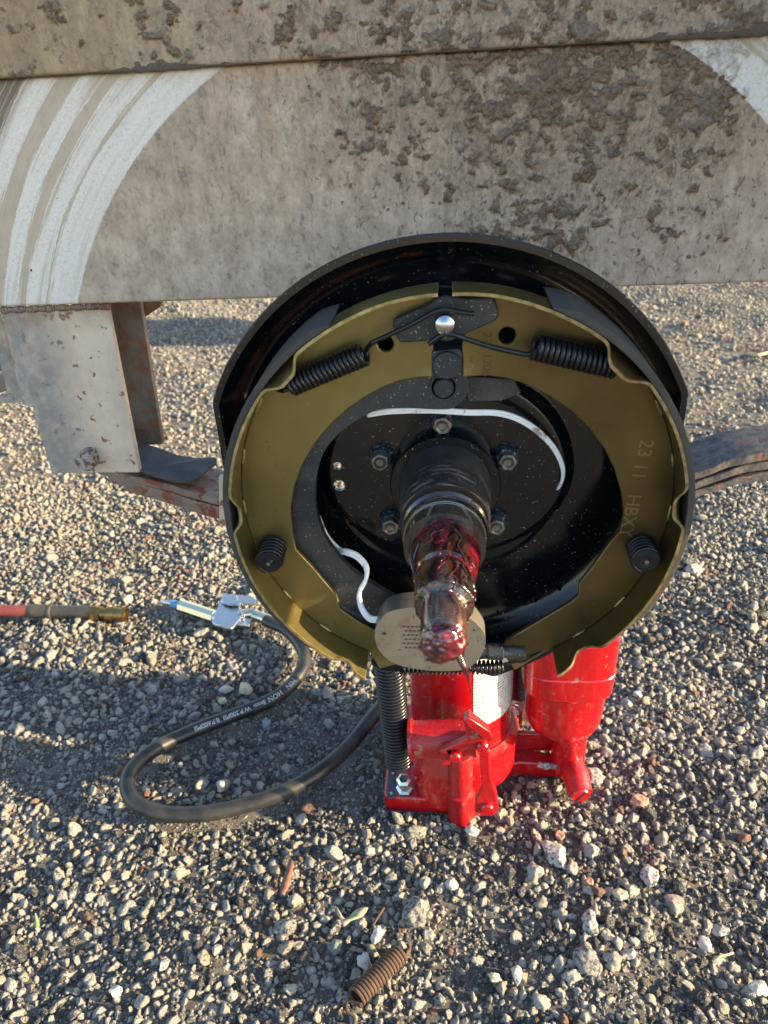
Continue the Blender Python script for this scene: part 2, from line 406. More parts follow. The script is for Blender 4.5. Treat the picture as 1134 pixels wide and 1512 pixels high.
    # weathered rails
    def rail(name, arcs):
        M = Mat(name, Roughness=.7); x = M.xyz(); mud = M.attr('mud')
        fine = M.noise(520, 6, .75); mid = M.noise(45, 6, .65)
        c = M.mix(M.ramp(mid, (.3, 0.), (.7, 1.)), (.43, .310, .215), (.61, .470, .345))
        c = M.mix(M.ramp(fine, (.45, 0.), (.75, .55)), c, (.17, .14, .11))
        # greener film to the left on the upper rail, greyer below
        if not arcs:
            c = M.mix(M.math('MULTIPLY', M.mapr(x[0], -.02, -.26), .75), c, (.29, .215, .100))
            c = M.mix(M.ramp(M.noise(1., 5, .7, vec=M.scale(60, 60, 14)), (.60, 0.), (.68, .7)), c, (.42, .40, .33))
        else:
            c = M.mix(M.math('MULTIPLY', M.mapr(x[2], .17, .09), .6), c, (.53, .435, .355))
            c = M.mix(M.math('MULTIPLY', M.mapr(x[0], -.08, -.20), .35), c, (.43, .355, .265))
            # ochre run marks
            for cx, w in ((-.107, .004), (-.065, .002), (.0, .002)):
                xx = M.math('ADD', x[0], M.math('MULTIPLY', M.math('SUBTRACT', M.noise(18, 3), .5), .014))
                xx = M.math('ADD', xx, M.math('MULTIPLY', M.math('SUBTRACT', x[2], .218), .10))
                k = M.mapr(M.math('ABSOLUTE', M.math('SUBTRACT', xx, cx)), w*1.7, 0)
                k = M.math('MULTIPLY', k, M.math('MULTIPLY', M.mapr(x[2], .11, .20), M.mapr(M.noise(160, 4), .35, .6)))
                c = M.mix(M.math('MULTIPLY', k, .75 if w > .003 else .45), c, (.33, .21, .09))
            c = M.mix(M.math('MULTIPLY', M.ramp(M.noise(1., 5, .6, vec=M.scale(55, 55, 9)), (.5, 0.), (.75, .5)), M.mapr(x[2], .12, .2)), c, (.20, .165, .12))
        gr = M.attr('grime'); g2 = M.noise(1., 6, .7, vec=M.scale(95, 95, 60)); g3 = M.noise(1., 6, .75, vec=M.scale(330, 330, 260))
        k = M.math('MULTIPLY', M.ramp(M.math('ADD', g2, M.math('MULTIPLY', gr, .35)), (.38, 0.), (.74, 1.)), M.ramp(g3, (.30, .25), (.62, 1.)))
        c = M.mix(M.math('MULTIPLY', k, .9), c, (.135, .090, .056))
        stv = M.noise(1., 5, .65, vec=M.scale(150, 150, 9)); c = M.mix(M.math('MULTIPLY', M.ramp(stv, (.52, 0.), (.66, .55)), M.mapr(x[2], .09, .2, .25, 1.)), c, (.21, .155, .105))
        # pitting: small dark comma marks
        pit = M.ramp(M.noise(1., 3, .6, vec=M.scale(230, 230, 150), dist=.8), (.59, 0.), (.66, 1.))
        pit = M.math('MULTIPLY', pit, M.mapr(x[0], -.22, .0, .30, .85))
        c = M.mix(M.math('MULTIPLY', pit, .8), c, (.075, .068, .065))
        h = M.math('SUBTRACT', M.math('MULTIPLY', fine, .5), M.math('MULTIPLY', pit, .8))
        if arcs:
            # scrub ring where the tyre rubbed the rail, concentric with the spindle
            dx = M.math('SUBTRACT', x[0], -.001); dz = M.math('SUBTRACT', x[2], -.0257)
            r = M.math('SQRT', M.math('ADD', M.math('MULTIPLY', dx, dx), M.math('MULTIPLY', dz, dz)))
            r = M.math('ADD', r, M.math('MULTIPLY', M.math('SUBTRACT', M.noise(300, 3), .5), .0016))
            an = M.math('ARCTAN2', dz, dx)
            inside = M.mapr(r, .2725, .2737)
            fade = M.mapr(r, .352, .342)
            sv = M.comb(M.math('MULTIPLY', r, 1.0), M.math('MULTIPLY', an, .014), 0.)
            st = M.noise(1., 6, .68, vec=M.scale(120, 120, 120, sv))
            st2 = M.noise(1., 4, .7, vec=M.scale(700, 350, 700, sv))
            k = M.ramp(M.math('ADD', st, M.math('MULTIPLY', M.math('SUBTRACT', st2, .5), .30)), (.42, 1.), (.53, .85), (.61, .22), (.68, 0.))
            first = M.mapr(r, .298, .290)
            k = M.math('MAXIMUM', k, M.math('MULTIPLY', first, M.ramp(M.math('ADD', M.math('MULTIPLY', st2, .5), M.math('MULTIPLY', st, .5)), (.44, 1.), (.56, .70), (.62, .25))))
            # fixed brown bands seen between the white scrubs
            for rc, w, am in ((.2932, .0013, .9), (.3095, .0032, .95), (.328, .0048, .95)):
                kk = M.mapr(M.math('ABSOLUTE', M.math('SUBTRACT', M.math('ADD', r, M.math('ADD', M.math('MULTIPLY', M.math('SUBTRACT', st, .5), .014), M.math('MULTIPLY', M.math('SUBTRACT', st2, .5), .009))), rc)), w*.9, w*1.25)
                k = M.math('MULTIPLY', k, M.math('SUBTRACT', 1, M.math('MULTIPLY', M.math('SUBTRACT', 1, kk), am)))
            k = M.math('MULTIPLY', k, M.ramp(M.noise(620, 4, .7), (.30, .45), (.50, 1.)))
            k = M.math('MULTIPLY', M.math('MULTIPLY', k, inside), fade)
            white = M.mix(st2, (.57, .54, .49), (.75, .71, .66))
            brown = M.mix(st2, (.36, .29, .20), (.48, .41, .31))
            c2 = M.mix(M.math('MULTIPLY', inside, .8), c, brown)
            c = M.mix(M.math('MULTIPLY', k, .95), c2, white)
            ds = M.math('MULTIPLY', M.mapr(r, .343, .349), M.ramp(st2, (.42, 0.), (.5, 1.)))
            c = M.mix(M.math('MULTIPLY', ds, .85), c, (.10, .07, .055))
            mud = M.math('MULTIPLY', mud, M.math('SUBTRACT', 1, M.math('MULTIPLY', inside, .7)))
        rid = M.noise(1., 5, .7, vec=M.scale(200, 200, 260), dist=1.5)
        mudc = M.mix(M.ramp(rid, (.36, 0.), (.6, 1.)), (.060, .038, .023), (.24, .165, .105))
        h = M.math('ADD', h, M.math('MULTIPLY', M.math('MULTIPLY', rid, mud), 4.5))
        mudc = M.mix(M.ramp(M.noise(1., 4, .6, vec=M.scale(60, 60, 60)), (.55, 0.), (.7, .4)), mudc, (.20, .175, .155))
        c = M.mix(M.ramp(M.math('ADD', mud, M.math('MULTIPLY', M.math('SUBTRACT', g3, .5), .9)), (.15, 0.), (.55, 1.)), c, mudc)
        red = M.ramp(M.noise(130, 2), (.76, 0.), (.77, 1.)); c = M.mix(red, c, (.20, .05, .03))
        # scattered pale and dark flecks
        c = M.mix(M.ramp(M.noise(800, 2), (.72, 0.), (.75, .6)), c, (.55, .53, .48))
        M.set('Base_Color', c); M.set('Roughness', M.mapr(M.noise(70, 4), .3, .7, .5, .8))
        M.set('Normal', M.bump(h, .55, .0010)); return M.m
    D['rail'] = rail('weathered_rail_with_scrub_ring', True)
    D['rail2'] = rail('weathered_upper_rail', False)
    # stones
    def stone(name, darkbias):
        M = Mat(name, Roughness=.82)
        t = M.attr('tone', 'INSTANCER'); h = M.attr('hue', 'INSTANCER')
        off = M.comb(M.math('MULTIPLY', t, 37.), M.math('MULTIPLY', h, 53.), 0.)
        n = M.t.nodes.new('ShaderNodeVectorMath'); n.operation = 'ADD'; M.t.links.new(M.tc, n.inputs[0]); M.t.links.new(off, n.inputs[1]); v = n.outputs[0]
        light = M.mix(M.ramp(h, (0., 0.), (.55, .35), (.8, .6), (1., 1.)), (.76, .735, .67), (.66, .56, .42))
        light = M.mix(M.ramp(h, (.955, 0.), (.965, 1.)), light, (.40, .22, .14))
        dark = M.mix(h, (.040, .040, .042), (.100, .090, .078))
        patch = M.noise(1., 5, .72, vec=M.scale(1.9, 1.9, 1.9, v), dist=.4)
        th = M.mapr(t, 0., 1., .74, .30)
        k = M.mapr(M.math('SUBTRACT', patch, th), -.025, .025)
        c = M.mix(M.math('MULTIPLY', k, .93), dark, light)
        # veins and film of pale dust in the dark crust
        ve = M.ramp(M.noise(1., 4, .7, vec=M.scale(5, 5, 5, v)), (.53, 0.), (.58, .9)); c = M.mix(M.math('MULTIPLY', ve, M.math('MULTIPLY', M.math('SUBTRACT', 1, k), .75)), c, (.50, .48, .44))
        sp = M.ramp(M.noise(1., 3, .7, vec=M.scale(16, 16, 16, v)), (.56, 0.), (.62, 1.)); c = M.mix(M.math('MULTIPLY', sp, .75), c, (.035, .034, .036))
        M.set('Base_Color', c); M.set('Normal', M.bump(M.noise(1., 5, .7, vec=M.scale(7, 7, 7, v)), .8, .16))
        M.set('Roughness', M.mapr(k, 0, 1, .6, .85)); return M.m
    D['stone'] = stone('gravel_stone', 0)
    M = Mat('packed_grit_soil', Roughness=.95)
    f = M.noise(60, 6, .7); c = M.mix(M.ramp(f, (.3, 0.), (.7, 1.)), (.080, .073, .067), (.165, .148, .128))
    sp = M.ramp(M.vor(420), (.10, 1.), (.28, 0.)); sel = M.ramp(M.vor(420, out='Color'), (.40, 0.), (.48, 1.))
    c = M.mix(M.math('MULTIPLY', sp, sel), c, (.42, .40, .36))
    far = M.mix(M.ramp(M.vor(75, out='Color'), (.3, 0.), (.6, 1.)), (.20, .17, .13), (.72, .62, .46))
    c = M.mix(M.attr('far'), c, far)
    M.set('Base_Color', c); M.set('Normal', M.bump(M.noise(500, 6, .75), .9, .003)); D['soil'] = M.m
    # small single stones: opaque colours
    def solo(name, a, b, dark=.62, spot=(.04, .04, .045)):
        M = Mat(name, Roughness=.8); c = M.mix(M.noise(150, 5, .6), a, b)
        c = M.mix(M.ramp(M.noise(330, 5, .72), (dark, 0.), (dark+.06, 1.)), c, spot)
        M.set('Base_Color', c); M.set('Normal', M.bump(M.noise(600, 5, .7), .6, .0009)); return M.m
    D['s_white'] = solo('white_limestone', (.52, .49, .43), (.36, .34, .30), .60)
    D['s_cream'] = solo('cream_limestone', (.56, .47, .33), (.42, .35, .25), .64)
    D['s_grey'] = solo('grey_limestone', (.30, .29, .26), (.20, .19, .175), .58)
    D['s_speck'] = solo('speckled_limestone', (.42, .39, .36), (.26, .25, .24), .53)
    D['s_orange'] = solo('orange_brick_chip', (.42, .22, .13), (.30, .18, .12), .72)
    D['s_pink'] = solo('pinkish_stone', (.34, .22, .20), (.26, .19, .18), .66)
    D['s_green'] = solo('greenish_stone', (.13, .165, .13), (.10, .12, .11), .66)
    D['s_blue'] = solo('blue_grey_stone', (.20, .235, .27), (.15, .17, .20), .7)
    D['s_clump'] = solo('crusted_gravel_clump', (.30, .28, .25), (.10, .095, .09), .50)
    M = Mat('dry_leaf', Roughness=.7); c = M.mix(M.noise(180, 4), (.22, .10, .06), (.12, .05, .03)); M.set('Base_Color', c); D['dleaf'] = M.m
    M = Mat('fading_leaf', Roughness=.6); x = M.xyz(); c = M.mix(M.ramp(M.noise(140, 3), (.42, 0.), (.6, 1.)), (.22, .30, .17), (.42, .26, .20)); M.set('Base_Color', c); D['gleaf'] = M.m
    M = Mat('green_blade', Roughness=.5, Base_Color=(.10, .20, .06)); D['green'] = M.m
    M = Mat('straw', Roughness=.7, Base_Color=(.50, .36, .20)); D['straw'] = M.m
    M = Mat('dark_twig', Roughness=.8, Base_Color=(.09, .05, .03)); D['twig'] = M.m
    return D
MAT = build_mats()

# ================================================================== GROUND
HOSE_PX = [(392, 916), (425, 932), (447, 960), (447, 985), (428, 1013), (395, 1036), (340, 1058), (283, 1080), (232, 1104), (198, 1132), (188, 1160),
           (203, 1187), (248, 1202), (310, 1200), (372, 1186), (432, 1163), (480, 1133), (518, 1098), (552, 1056), (590, 1010)]
HZ = GZ+.011
hose_w = [atz(a, b, HZ) for a, b in HOSE_PX]
PATCH = []     # trodden fine patches: (x, y, rx, ry, strength)
for (a, b, rx, ry, s) in ((90, 1130, .11, .030, .95), (30, 1190, .05, .02, .5), (250, 1110, .05, .02, .5), (470, 1090, .075, .05, .95), (520, 1170, .05, .035, .95), (400, 1120, .05, .03, .6),
                          (700, 1375, .038, .030, .95), (660, 1420, .05, .02, .7), (1030, 1370, .03, .016, .8), (560, 1215, .06, .010, .5), (960, 1440, .05, .02, .5), (850, 1480, .04, .02, .4),
                          (500, 1000, .05, .04, .6), (780, 1340, .03, .02, .5), (620, 1480, .05, .02, .4)):
    p = atz(a, b, GZ); PATCH.append((p.x, p.y, rx, ry, s))
def fine_mask(x, y):
    v = 0
    for (cx, cy, rx, ry, s) in PATCH:
        d = ((x-cx)/rx)**2+((y-cy)/ry)**2
        v = np.maximum(v, s*np.exp(-d**1.5*.7))
    return v
def gh(x, y):      # ground height, vectorised gentle humps
    h = .004*np.sin(x*9+1.3)*np.cos(y*7+.4) + .0025*np.sin(x*23+y*17) + .0018*np.sin(x*41-y*37+2)
    h = h - .006*fine_mask(x, y)
    h = h + .007*np.exp(-(((x-.12)/.07)**2+((y-.08)/.06)**2))
    d = np.hypot(x-.03, y-.13); return GZ - .004 + h*np.clip((d-.05)/.08, .15, 1)
def ground():
    xs = np.concatenate([np.linspace(-60, -1.7, 26)[:-1], np.linspace(-1.7, 1.7, 500), np.linspace(1.7, 60, 26)[1:]])
    ys = np.concatenate([np.linspace(-60, -.5, 24)[:-1], np.linspace(-.5, .7, 230), np.linspace(.7, 3.2, 160)[1:], np.linspace(3.2, 70, 30)[1:]])
    X, Y = np.meshgrid(xs, ys); Z = gh(X, Y)
    near = (np.abs(X) < 1.75) & (Y < 3.3) & (Y > -.55); Z = np.where(near, Z, GZ-.004)
    Z = Z + np.where(near, rng.normal(0, .0007, Z.shape), 0)
    n, k = X.shape; V = np.stack([X.ravel(), Y.ravel(), Z.ravel()], 1)
    i = (np.arange(n-1)[:, None]*k + np.arange(k-1)[None]).ravel()
    F = np.stack([i, i+1, i+k+1, i+k], 1)
    me = bpy.data.meshes.new('ground'); me.from_pydata(V.tolist(), [], F.tolist()); me.shade_smooth()
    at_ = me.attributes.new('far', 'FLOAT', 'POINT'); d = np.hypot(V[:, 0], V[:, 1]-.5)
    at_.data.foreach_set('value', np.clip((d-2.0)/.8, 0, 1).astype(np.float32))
    o = link('ground', me, MAT['soil']); o['kind'] = 'structure'; return o
ground()

def stone_mesh(name, sub, seed, sq=(1, .85, .7), cuts=7, rough=.16):
    bm = bmesh.new(); bmesh.ops.create_icosphere(bm, subdivisions=sub, radius=1)
    r_ = random.Random(seed); off = Vector((r_.uniform(0, 99), r_.uniform(0, 99), r_.uniform(0, 99)))
    planes = []
    for _ in range(cuts):
        n = Vector((r_.gauss(0, 1), r_.gauss(0, 1), r_.gauss(0, 1))).normalized(); planes.append((n, r_.uniform(.50, .88)))
    for v in bm.verts:
        p = v.co.copy()
        for n, d in planes:
            e = p.dot(n)-d
            if e > 0: p -= n*e*.95
        q = p.normalized()
        p *= 1 + rough*noise.noise(q*1.6+off) + rough*.6*noise.noise(q*4+off) + rough*.30*noise.noise(q*9+off)
        v.co = Vector((p.x*sq[0], p.y*sq[1], p.z*sq[2]))
    me = bpy.data.meshes.new(name); bm.to_mesh(me); bm.free(); me.shade_smooth(); return me
stone_col = bpy.data.collections.new('stone_shapes')
NV = 12
for i in range(NV):
    r_ = random.Random(i+50)
    me = stone_mesh('stone_shape', 3, i+1, (1, r_.uniform(.65, .95), r_.uniform(.5, .85)), r_.randint(7, 13), r_.uniform(.18, .42))
    me.materials.append(MAT['stone']); stone_col.objects.link(bpy.data.objects.new('stone_shape.%02d' % i, me))

def visible_half(y):   # half width of the seen strip at distance y, about its drifting middle
    d = max(y-CAM.y, .1); return .24+.70*math.hypot(d, .55), .004-.10*d
def scatter():
    pts = []; cell = {}
    hp = np.array([(p.x, p.y) for p in catmull([(p.x, p.y, 0) for p in hose_w], 4, False)])
    fit0, fit1 = atz(240, 890, GZ), atz(412, 925, GZ); sh0, sh1 = atz(-60, 893, GZ), atz(187, 906, GZ)
    def seg(px, py, a, b):
        ax, ay, bx, by = a.x, a.y, b.x, b.y; t = max(0, min(1, ((px-ax)*(bx-ax)+(py-ay)*(by-ay))/((bx-ax)**2+(by-ay)**2)))
        return math.hypot(px-ax-t*(bx-ax), py-ay-t*(by-ay))
    def blocked(x, y, r):
        if np.min(np.hypot(hp[:, 0]-x, hp[:, 1]-y)) < .0065+r*.7: return True
        if seg(x, y, fit0, fit1) < .010+r*.6: return True
        if seg(x, y, sh0, sh1) < .008+r*.6: return True
        if -.064-r*.4 < x < .062+r*.3 and .098-r*.2+max(0, x-.022)*.95 < y < .26: return True
        if math.hypot(x-.113, y-.125) < .016+r*.3: return True
        if .04 < x < .12 and .14 < y < .17: return True
        return False
    def add(x, y, r, zoff):
        pts.append((x, y, r, zoff))
    G = .02
    def free(x, y, r, k):
        ci, cj = int(x//G), int(y//G)
        for a in (-1, 0, 1):
            for b in (-1, 0, 1):
                for (u, v, s) in cell.get((ci+a, cj+b), ()):
                    if (u-x)**2+(v-y)**2 < (k*(r+s))**2: return False
        return True
    def throw(n, ylo, yhi, rfun, k, keep, test):
        for _ in range(n):
            y = rng.uniform(ylo, yhi); hw, mid = visible_half(y)
            if rng.random() > hw/visible_half(yhi)[0]: continue
            x = rng.uniform(mid-hw, mid+hw); r = rfun()
            if r > .0023:
                if test and blocked(x, y, r): continue
                fm = float(fine_mask(x, y))
                cl = noise.noise(Vector((x*11, y*11, 3)))+.5*noise.noise(Vector((x*30, y*30, 8)))
                if rng.random() < fm*1.05*min(1, r/.0035): continue
                if rng.random() < max(0, cl*1.1+.02)*keep: continue
            elif test and blocked(x, y, r): continue
            if not free(x, y, r, k): continue
            cell.setdefault((int(x//G), int(y//G)), []).append((x, y, r)); add(x, y, r, 0)
    nr = [True]
    big = lambda: float(np.clip(rng.lognormal(math.log(.0053), .24), .0043, .0092))
    mid_ = lambda: float(np.clip(rng.lognormal(math.log(.0037 if nr[0] else .0031), .28), .0021, .0062))
    sm = lambda: float(np.clip(rng.lognormal(math.log(.0022), .22), .0014, .0030))
    throw(6300, -.30, .75, big, .80, .5, True)
    throw(125000, -.30, .75, mid_, .70, .10, True)
    throw(140000, -.30, .75, sm, .68, 0, True)
    nr[0] = False
    throw(11500, .75, 3.0, big, .8, .3, False)
    throw(155000, .75, 3.0, mid_, .72, .1, False)
    grit = []
    for _ in range(170000):
        y = rng.uniform(-.22, .5); hw, mid = visible_half(y)
        if rng.random() > hw/visible_half(.5)[0]: continue
        grit.append((rng.uniform(mid-hw, mid+hw), y, float(np.clip(rng.lognormal(math.log(.0010), .30), .0005, .0018)), 0))
    A = np.array(pts+grit); n = len(A)
    x, y, r = A[:, 0], A[:, 1], A[:, 2]
    z = gh(x, y) + r*rng.uniform(-.1, .50, n)
    me = bpy.data.meshes.new('gravel'); me.vertices.add(n); me.vertices.foreach_set('co', np.stack([x, y, z], 1).ravel().astype(np.float32))
    sc = r*rng.uniform(.92, 1.22, n)
    def add_at(name, typ, data, key):
        a = me.attributes.new(name, typ, 'POINT'); a.data.foreach_set(key, data)
    add_at('size', 'FLOAT', sc.astype(np.float32), 'value')
    rot = np.stack([rng.normal(0, .55, n), rng.normal(0, .55, n), rng.uniform(0, 6.28, n)], 1)
    add_at('turn', 'FLOAT_VECTOR', rot.ravel().astype(np.float32), 'vector')
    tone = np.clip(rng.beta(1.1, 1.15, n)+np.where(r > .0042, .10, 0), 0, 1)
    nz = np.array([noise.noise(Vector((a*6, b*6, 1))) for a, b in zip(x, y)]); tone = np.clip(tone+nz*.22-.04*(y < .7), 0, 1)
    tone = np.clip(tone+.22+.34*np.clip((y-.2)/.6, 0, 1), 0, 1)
    add_at('tone', 'FLOAT', tone.astype(np.float32), 'value')
    add_at('hue', 'FLOAT', rng.random(n).astype(np.float32), 'value')
    add_at('shape_number', 'INT', rng.integers(0, NV, n).astype(np.int32), 'value')
    o = link('gravel', me, MAT['stone']); o['kind'] = 'stuff'
    o['label'] = 'loose grey and cream gravel covering the whole ground'
    ng = bpy.data.node_groups.new('gravel_instances', 'GeometryNodeTree')
    ng.interface.new_socket('Geometry', in_out='INPUT', socket_type='NodeSocketGeometry')
    ng.interface.new_socket('Geometry', in_out='OUTPUT', socket_type='NodeSocketGeometry')
    N = ng.nodes; L = ng.links
    gi = N.new('NodeGroupInput'); go = N.new('NodeGroupOutput'); ip = N.new('GeometryNodeInstanceOnPoints')
    ci = N.new('GeometryNodeCollectionInfo'); ci.inputs['Collection'].default_value = stone_col
    ci.inputs['Separate Children'].default_value = True; ci.inputs['Reset Children'].default_value = True
    def na(nm, t):
        q = N.new('GeometryNodeInputNamedAttribute'); q.data_type = t; q.inputs['Name'].default_value = nm; return q.outputs['Attribute']
    e = N.new('FunctionNodeEulerToRotation'); L.new(na('turn', 'FLOAT_VECTOR'), e.inputs[0])
    L.new(gi.outputs[0], ip.inputs['Points']); L.new(ci.outputs[0], ip.inputs['Instance']); ip.inputs['Pick Instance'].default_value = True
    L.new(na('shape_number', 'INT'), ip.inputs['Instance Index']); L.new(e.outputs[0], ip.inputs['Rotation']); L.new(na('size', 'FLOAT'), ip.inputs['Scale'])
    L.new(ip.outputs[0], go.inputs[0])
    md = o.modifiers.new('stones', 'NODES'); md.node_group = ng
    print('gravel stones', n)
scatter()

# ================================================================== TRAILER FRAME
BY = .160
def rail_face(name, z0, z1, y, mat, parent, depth, ztop_round=False, x0=-.9, x1=1.25):
    """rail: dense front sheet carrying caked mud relief, closed box behind it"""
    nx, nz = 900, int((z1-z0)/.0009)
    fx0, fx1 = -.34, .30
    xs = np.concatenate([[x0], np.linspace(fx0, fx1, nx), [x1]]); zs = np.linspace(z0, z1, nz)
    V = []; mud = []; grime = []
    for zi, z in enumerate(zs):
        for x in xs:
            m_ = 0.; h = 0.; gv_ = .15
            if fx0 <= x <= fx1:
                t = (z-z0)/(z1-z0)
                reg = math.exp(-((x-.085)/.095)**4)*1.05 + .75*math.exp(-((x+.045)/.030)**2)*(t > .35)
                if z < .2175: reg *= min(1, max(0, (t-.05)/.75))**.8 if x > 0 else min(1, max(0, (t-.3)/.5))
                else: reg = .30+.55*min(1, max(0, (x+.13)/.18))
                gv_ = max(.1, min(1, reg))
                if reg > .12:
                    a = noise.fractal(Vector((x*110, z*130, y*9)), .7, 2.1, 5)
                    b = noise.noise(Vector((x*22, z*22, 7)))
                    c_ = noise.noise(Vector((x*30, z*6, 2)))
                    s = a*.85+b*.35+c_*.22+reg*.85-.62
                    m_ = max(0, min(1, s*3.0))
                    rg = 1-abs(noise.noise(Vector((x*190, z*230, 4))))*2
                    h = max(0, min(1, s*2.0))*.0015*(.35+.9*rg) + .0006*max(0, a)*m_
            edge = min(z-z0, z1-z)
            rr = .0022; back = rr-math.sqrt(max(0, rr*rr-(rr-min(rr, edge))**2)) if edge < rr else 0
            V.append((x, y-h*(0 if edge < .001 else 1)+back, z)); mud.append(m_); grime.append(gv_)
    k = len(xs); F = []
    for j in range(nz-1):
        for i in range(k-1):
            a = j*k+i; F.append((a, a+1, a+k+1, a+k))
    nb = len(V); rr = .0022
    V += [(x0, y+rr, z0), (x1, y+rr, z0), (x1, y+depth, z0), (x0, y+depth, z0), (x0, y+rr, z1), (x1, y+rr, z1), (x1, y+depth, z1), (x0, y+depth, z1)]
    mud += [0]*8; grime += [.2]*8; b = nb
    F += [(b, b+3, b+2, b+1), (b+4, b+5, b+6, b+7), (b+3, b+7, b+6, b+2), (b, b+4, b+7, b+3), (b+1, b+2, b+6, b+5)]
    me = mesh(name, V, F, True, 60)
    a = me.attributes.new('mud', 'FLOAT', 'POINT'); a.data.foreach_set('value', np.array(mud, np.float32))
    a = me.attributes.new('grime', 'FLOAT', 'POINT'); a.data.foreach_set('value', np.array(grime, np.float32))
    return link(name, me, mat, parent)
trailer = thing('trailer_frame', 'weathered grey steel trailer frame rail above the brake, with white scrub arcs and caked mud', 'trailer', (0, BY, GZ))
rail_face('main_rail', .080, .2165, BY, MAT['rail'], trailer, .055, x1=.95)
rail_face('upper_rail', .2166, .30, BY-.006, MAT['rail2'], trailer, .07, x1=.95)
# grime packed in the seam between the two rails
def seam():
    V = []; F = []; n = 700; m_ = 8
    for i in range(n+1):
        x = -.36+.68*i/n
        am = .0006+.0009*max(0, noise.fractal(Vector((x*45, 1, 5)), .8, 2, 4)) + .0026*math.exp(-((x+.165)/.028)**2)*(.5+.5*noise.noise(Vector((x*200, 3, 1)))) + .0016*math.exp(-((x-.17)/.05)**2)
        for k in range(m_+1):
            w = math.pi*k/m_; q = 1+.35*noise.noise(Vector((x*170, k*.9, 2)))
            V.append((x, BY-.0045-am*math.sin(w)*q, .2172-am*1.5*math.cos(w)*q+am*.6))
    for i in range(n):
        for k in range(m_): a = i*(m_+1)+k; F.append((a, a+1, a+m_+2, a+m_+1))
    M = Mat('seam_grime', Roughness=.9); c = M.mix(M.noise(320, 5, .7), (.045, .035, .028), (.15, .12, .09)); M.set('Base_Color', c); M.set('Normal', M.bump(M.noise(700, 5), .7, .001))
    link('seam_grime', mesh('seam_grime', V, F), M.m, trailer)
seam()
# spring hanger: pale front plate with a bent back left edge, rusty rear plate
hl = P2([(10, 457), (160, 456), (207, 697), (77, 698), (49, 603), (33, 597), (4, 480)], BY+.004)
def hwarp(x, y, z):
    tt = (z-.08)/(-.13); xl = -.297+.030*tt
    d = max(0, (xl+.018)-x); return (x, y+d*.9, z)
hl = P2([(28, 457), (60, 457), (100, 456), (160, 456), (207, 697), (77, 698), (49, 603)], BY+.004)
hang = plate('spring_hanger', hl, BY+.003, BY+.009, MAT['pale'], trailer, bw=.0008)
# bent strip
wp = [at(2+i*4.0, 457.5-.035*4*i, BY+.003)+Vector((0, -.0005*random.random(), .0008*(random.random()-.5))) for i in range(41)]
tube('weld_bead', catmull(wp, 3, False), lambda t: .0021+.0006*math.sin(t*260)+.0004*math.sin(t*47), MAT['palerust'], trailer, 10)
a0, a1 = at(28, 457, BY+.003), at(49, 602, BY+.003); b0, b1 = at(2, 459, BY+.016), at(33, 597, BY+.012)
V = [a0, a1, b1, b0] + [v+Vector((.001, .006, 0)) for v in (a0, a1, b1, b0)]
link('bent_edge', fixn(mesh('bent_edge', V, [(0, 1, 2, 3), (7, 6, 5, 4), (0, 4, 5, 1), (1, 5, 6, 2), (2, 6, 7, 3), (3, 7, 4, 0)], False)), MAT['pale'], hang)
hb = plate('spring_hanger', P2([(150, 440), (208, 440), (214, 480), (241, 655), (206, 656), (165, 600)], BY+.060), BY+.058, BY+.064, MAT['palerust'], trailer)
plate('gusset', P2([(205, 440), (240, 440), (238, 452), (209, 472)], BY+.066), BY+.066, BY+.070, MAT['palerust'], trailer)
plate('rear_bracket_edge', P2([(-40, 450), (-10, 452), (4, 483), (33, 594), (-40, 598), (-40, 588), (12, 584), (-8, 500), (-30, 470)], BY+.03), BY+.03, BY+.034, MAT['pale'], trailer, bw=0)
plate('rear_bracket_lug', P2([(-40, 570), (14, 548), (18, 575), (-40, 592)], BY+.045), BY+.045, BY+.060, MAT['palerust'], trailer)
bc = at(131, 676, BY)
M = Mat('bolt_rust', Roughness=.8); M.set('Base_Color', M.mix(M.ramp(M.noise(260, 5, .7), (.48, 0.), (.56, 1.)), (.34, .30, .27), (.13, .055, .035))); M.set('Normal', M.bump(M.noise(300, 4), .6, .002)); MAT['boltr'] = M.m
lathe('hanger_bolt', [(0, -.010), (.0055, -.0098), (.0072, -.008), (.0076, -.004), (.0076, .008)], MAT['boltr'], trailer, 'y', (bc.x, BY, bc.z), 24, fn=lambda r, h, w: .0006*math.sin(w*3) if r > .004 else 0)
# shackle pin through to rear plate
lathe('hanger_pin', [(.006, .009), (.006, .060)], MAT['rust'], trailer, 'y', (bc.x, BY, bc.z), 16)
# leaf spring: three stacked leaves under the rail
def leaf_strip(name, pts, th, y0, y1, mat, parent, seed, rag=0.):
    c = catmull([(p[0], p[1], 0) for p in pts], 14, False); V = []; F = []; n = len(c)
    for i, p in enumerate(c):
        j = .0009*noise.noise(Vector((p.x*90, seed, 0))); k = .0009*noise.noise(Vector((p.x*120, seed, 5)))
        V += [(p.x, y0+j*1.5, p.y+k), (p.x, y1, p.y), (p.x, y1, p.y-th), (p.x, y0+j, p.y-th+k*.5)]
    for i in range(n-1):
        a = i*4
        for q in range(4): F.append((a+q, a+(q+1) % 4, a+4+(q+1) % 4, a+4+q))
    F += [(0, 1, 2, 3), (n*4-4, n*4-1, n*4-2, n*4-3)]
    o = link(name, fixn(mesh(name, V, F, True, 30)), mat, parent); return bev(o, .0008)
def zz(px, py, y=.166): v = at(px, py, y); return (v.x, v.z)
main_pts = [(-.295, -.036), zz(160, 694), zz(235, 712), zz(330, 737), (-.09, -.092), (0, -.096), (.09, -.090), zz(1020, 700), zz(1134, 668), (.40, -.02), (.62, .02)]
leaf_strip('spring_leaf', main_pts, .0065, .166, .212, MAT['leaf'], trailer, 1)
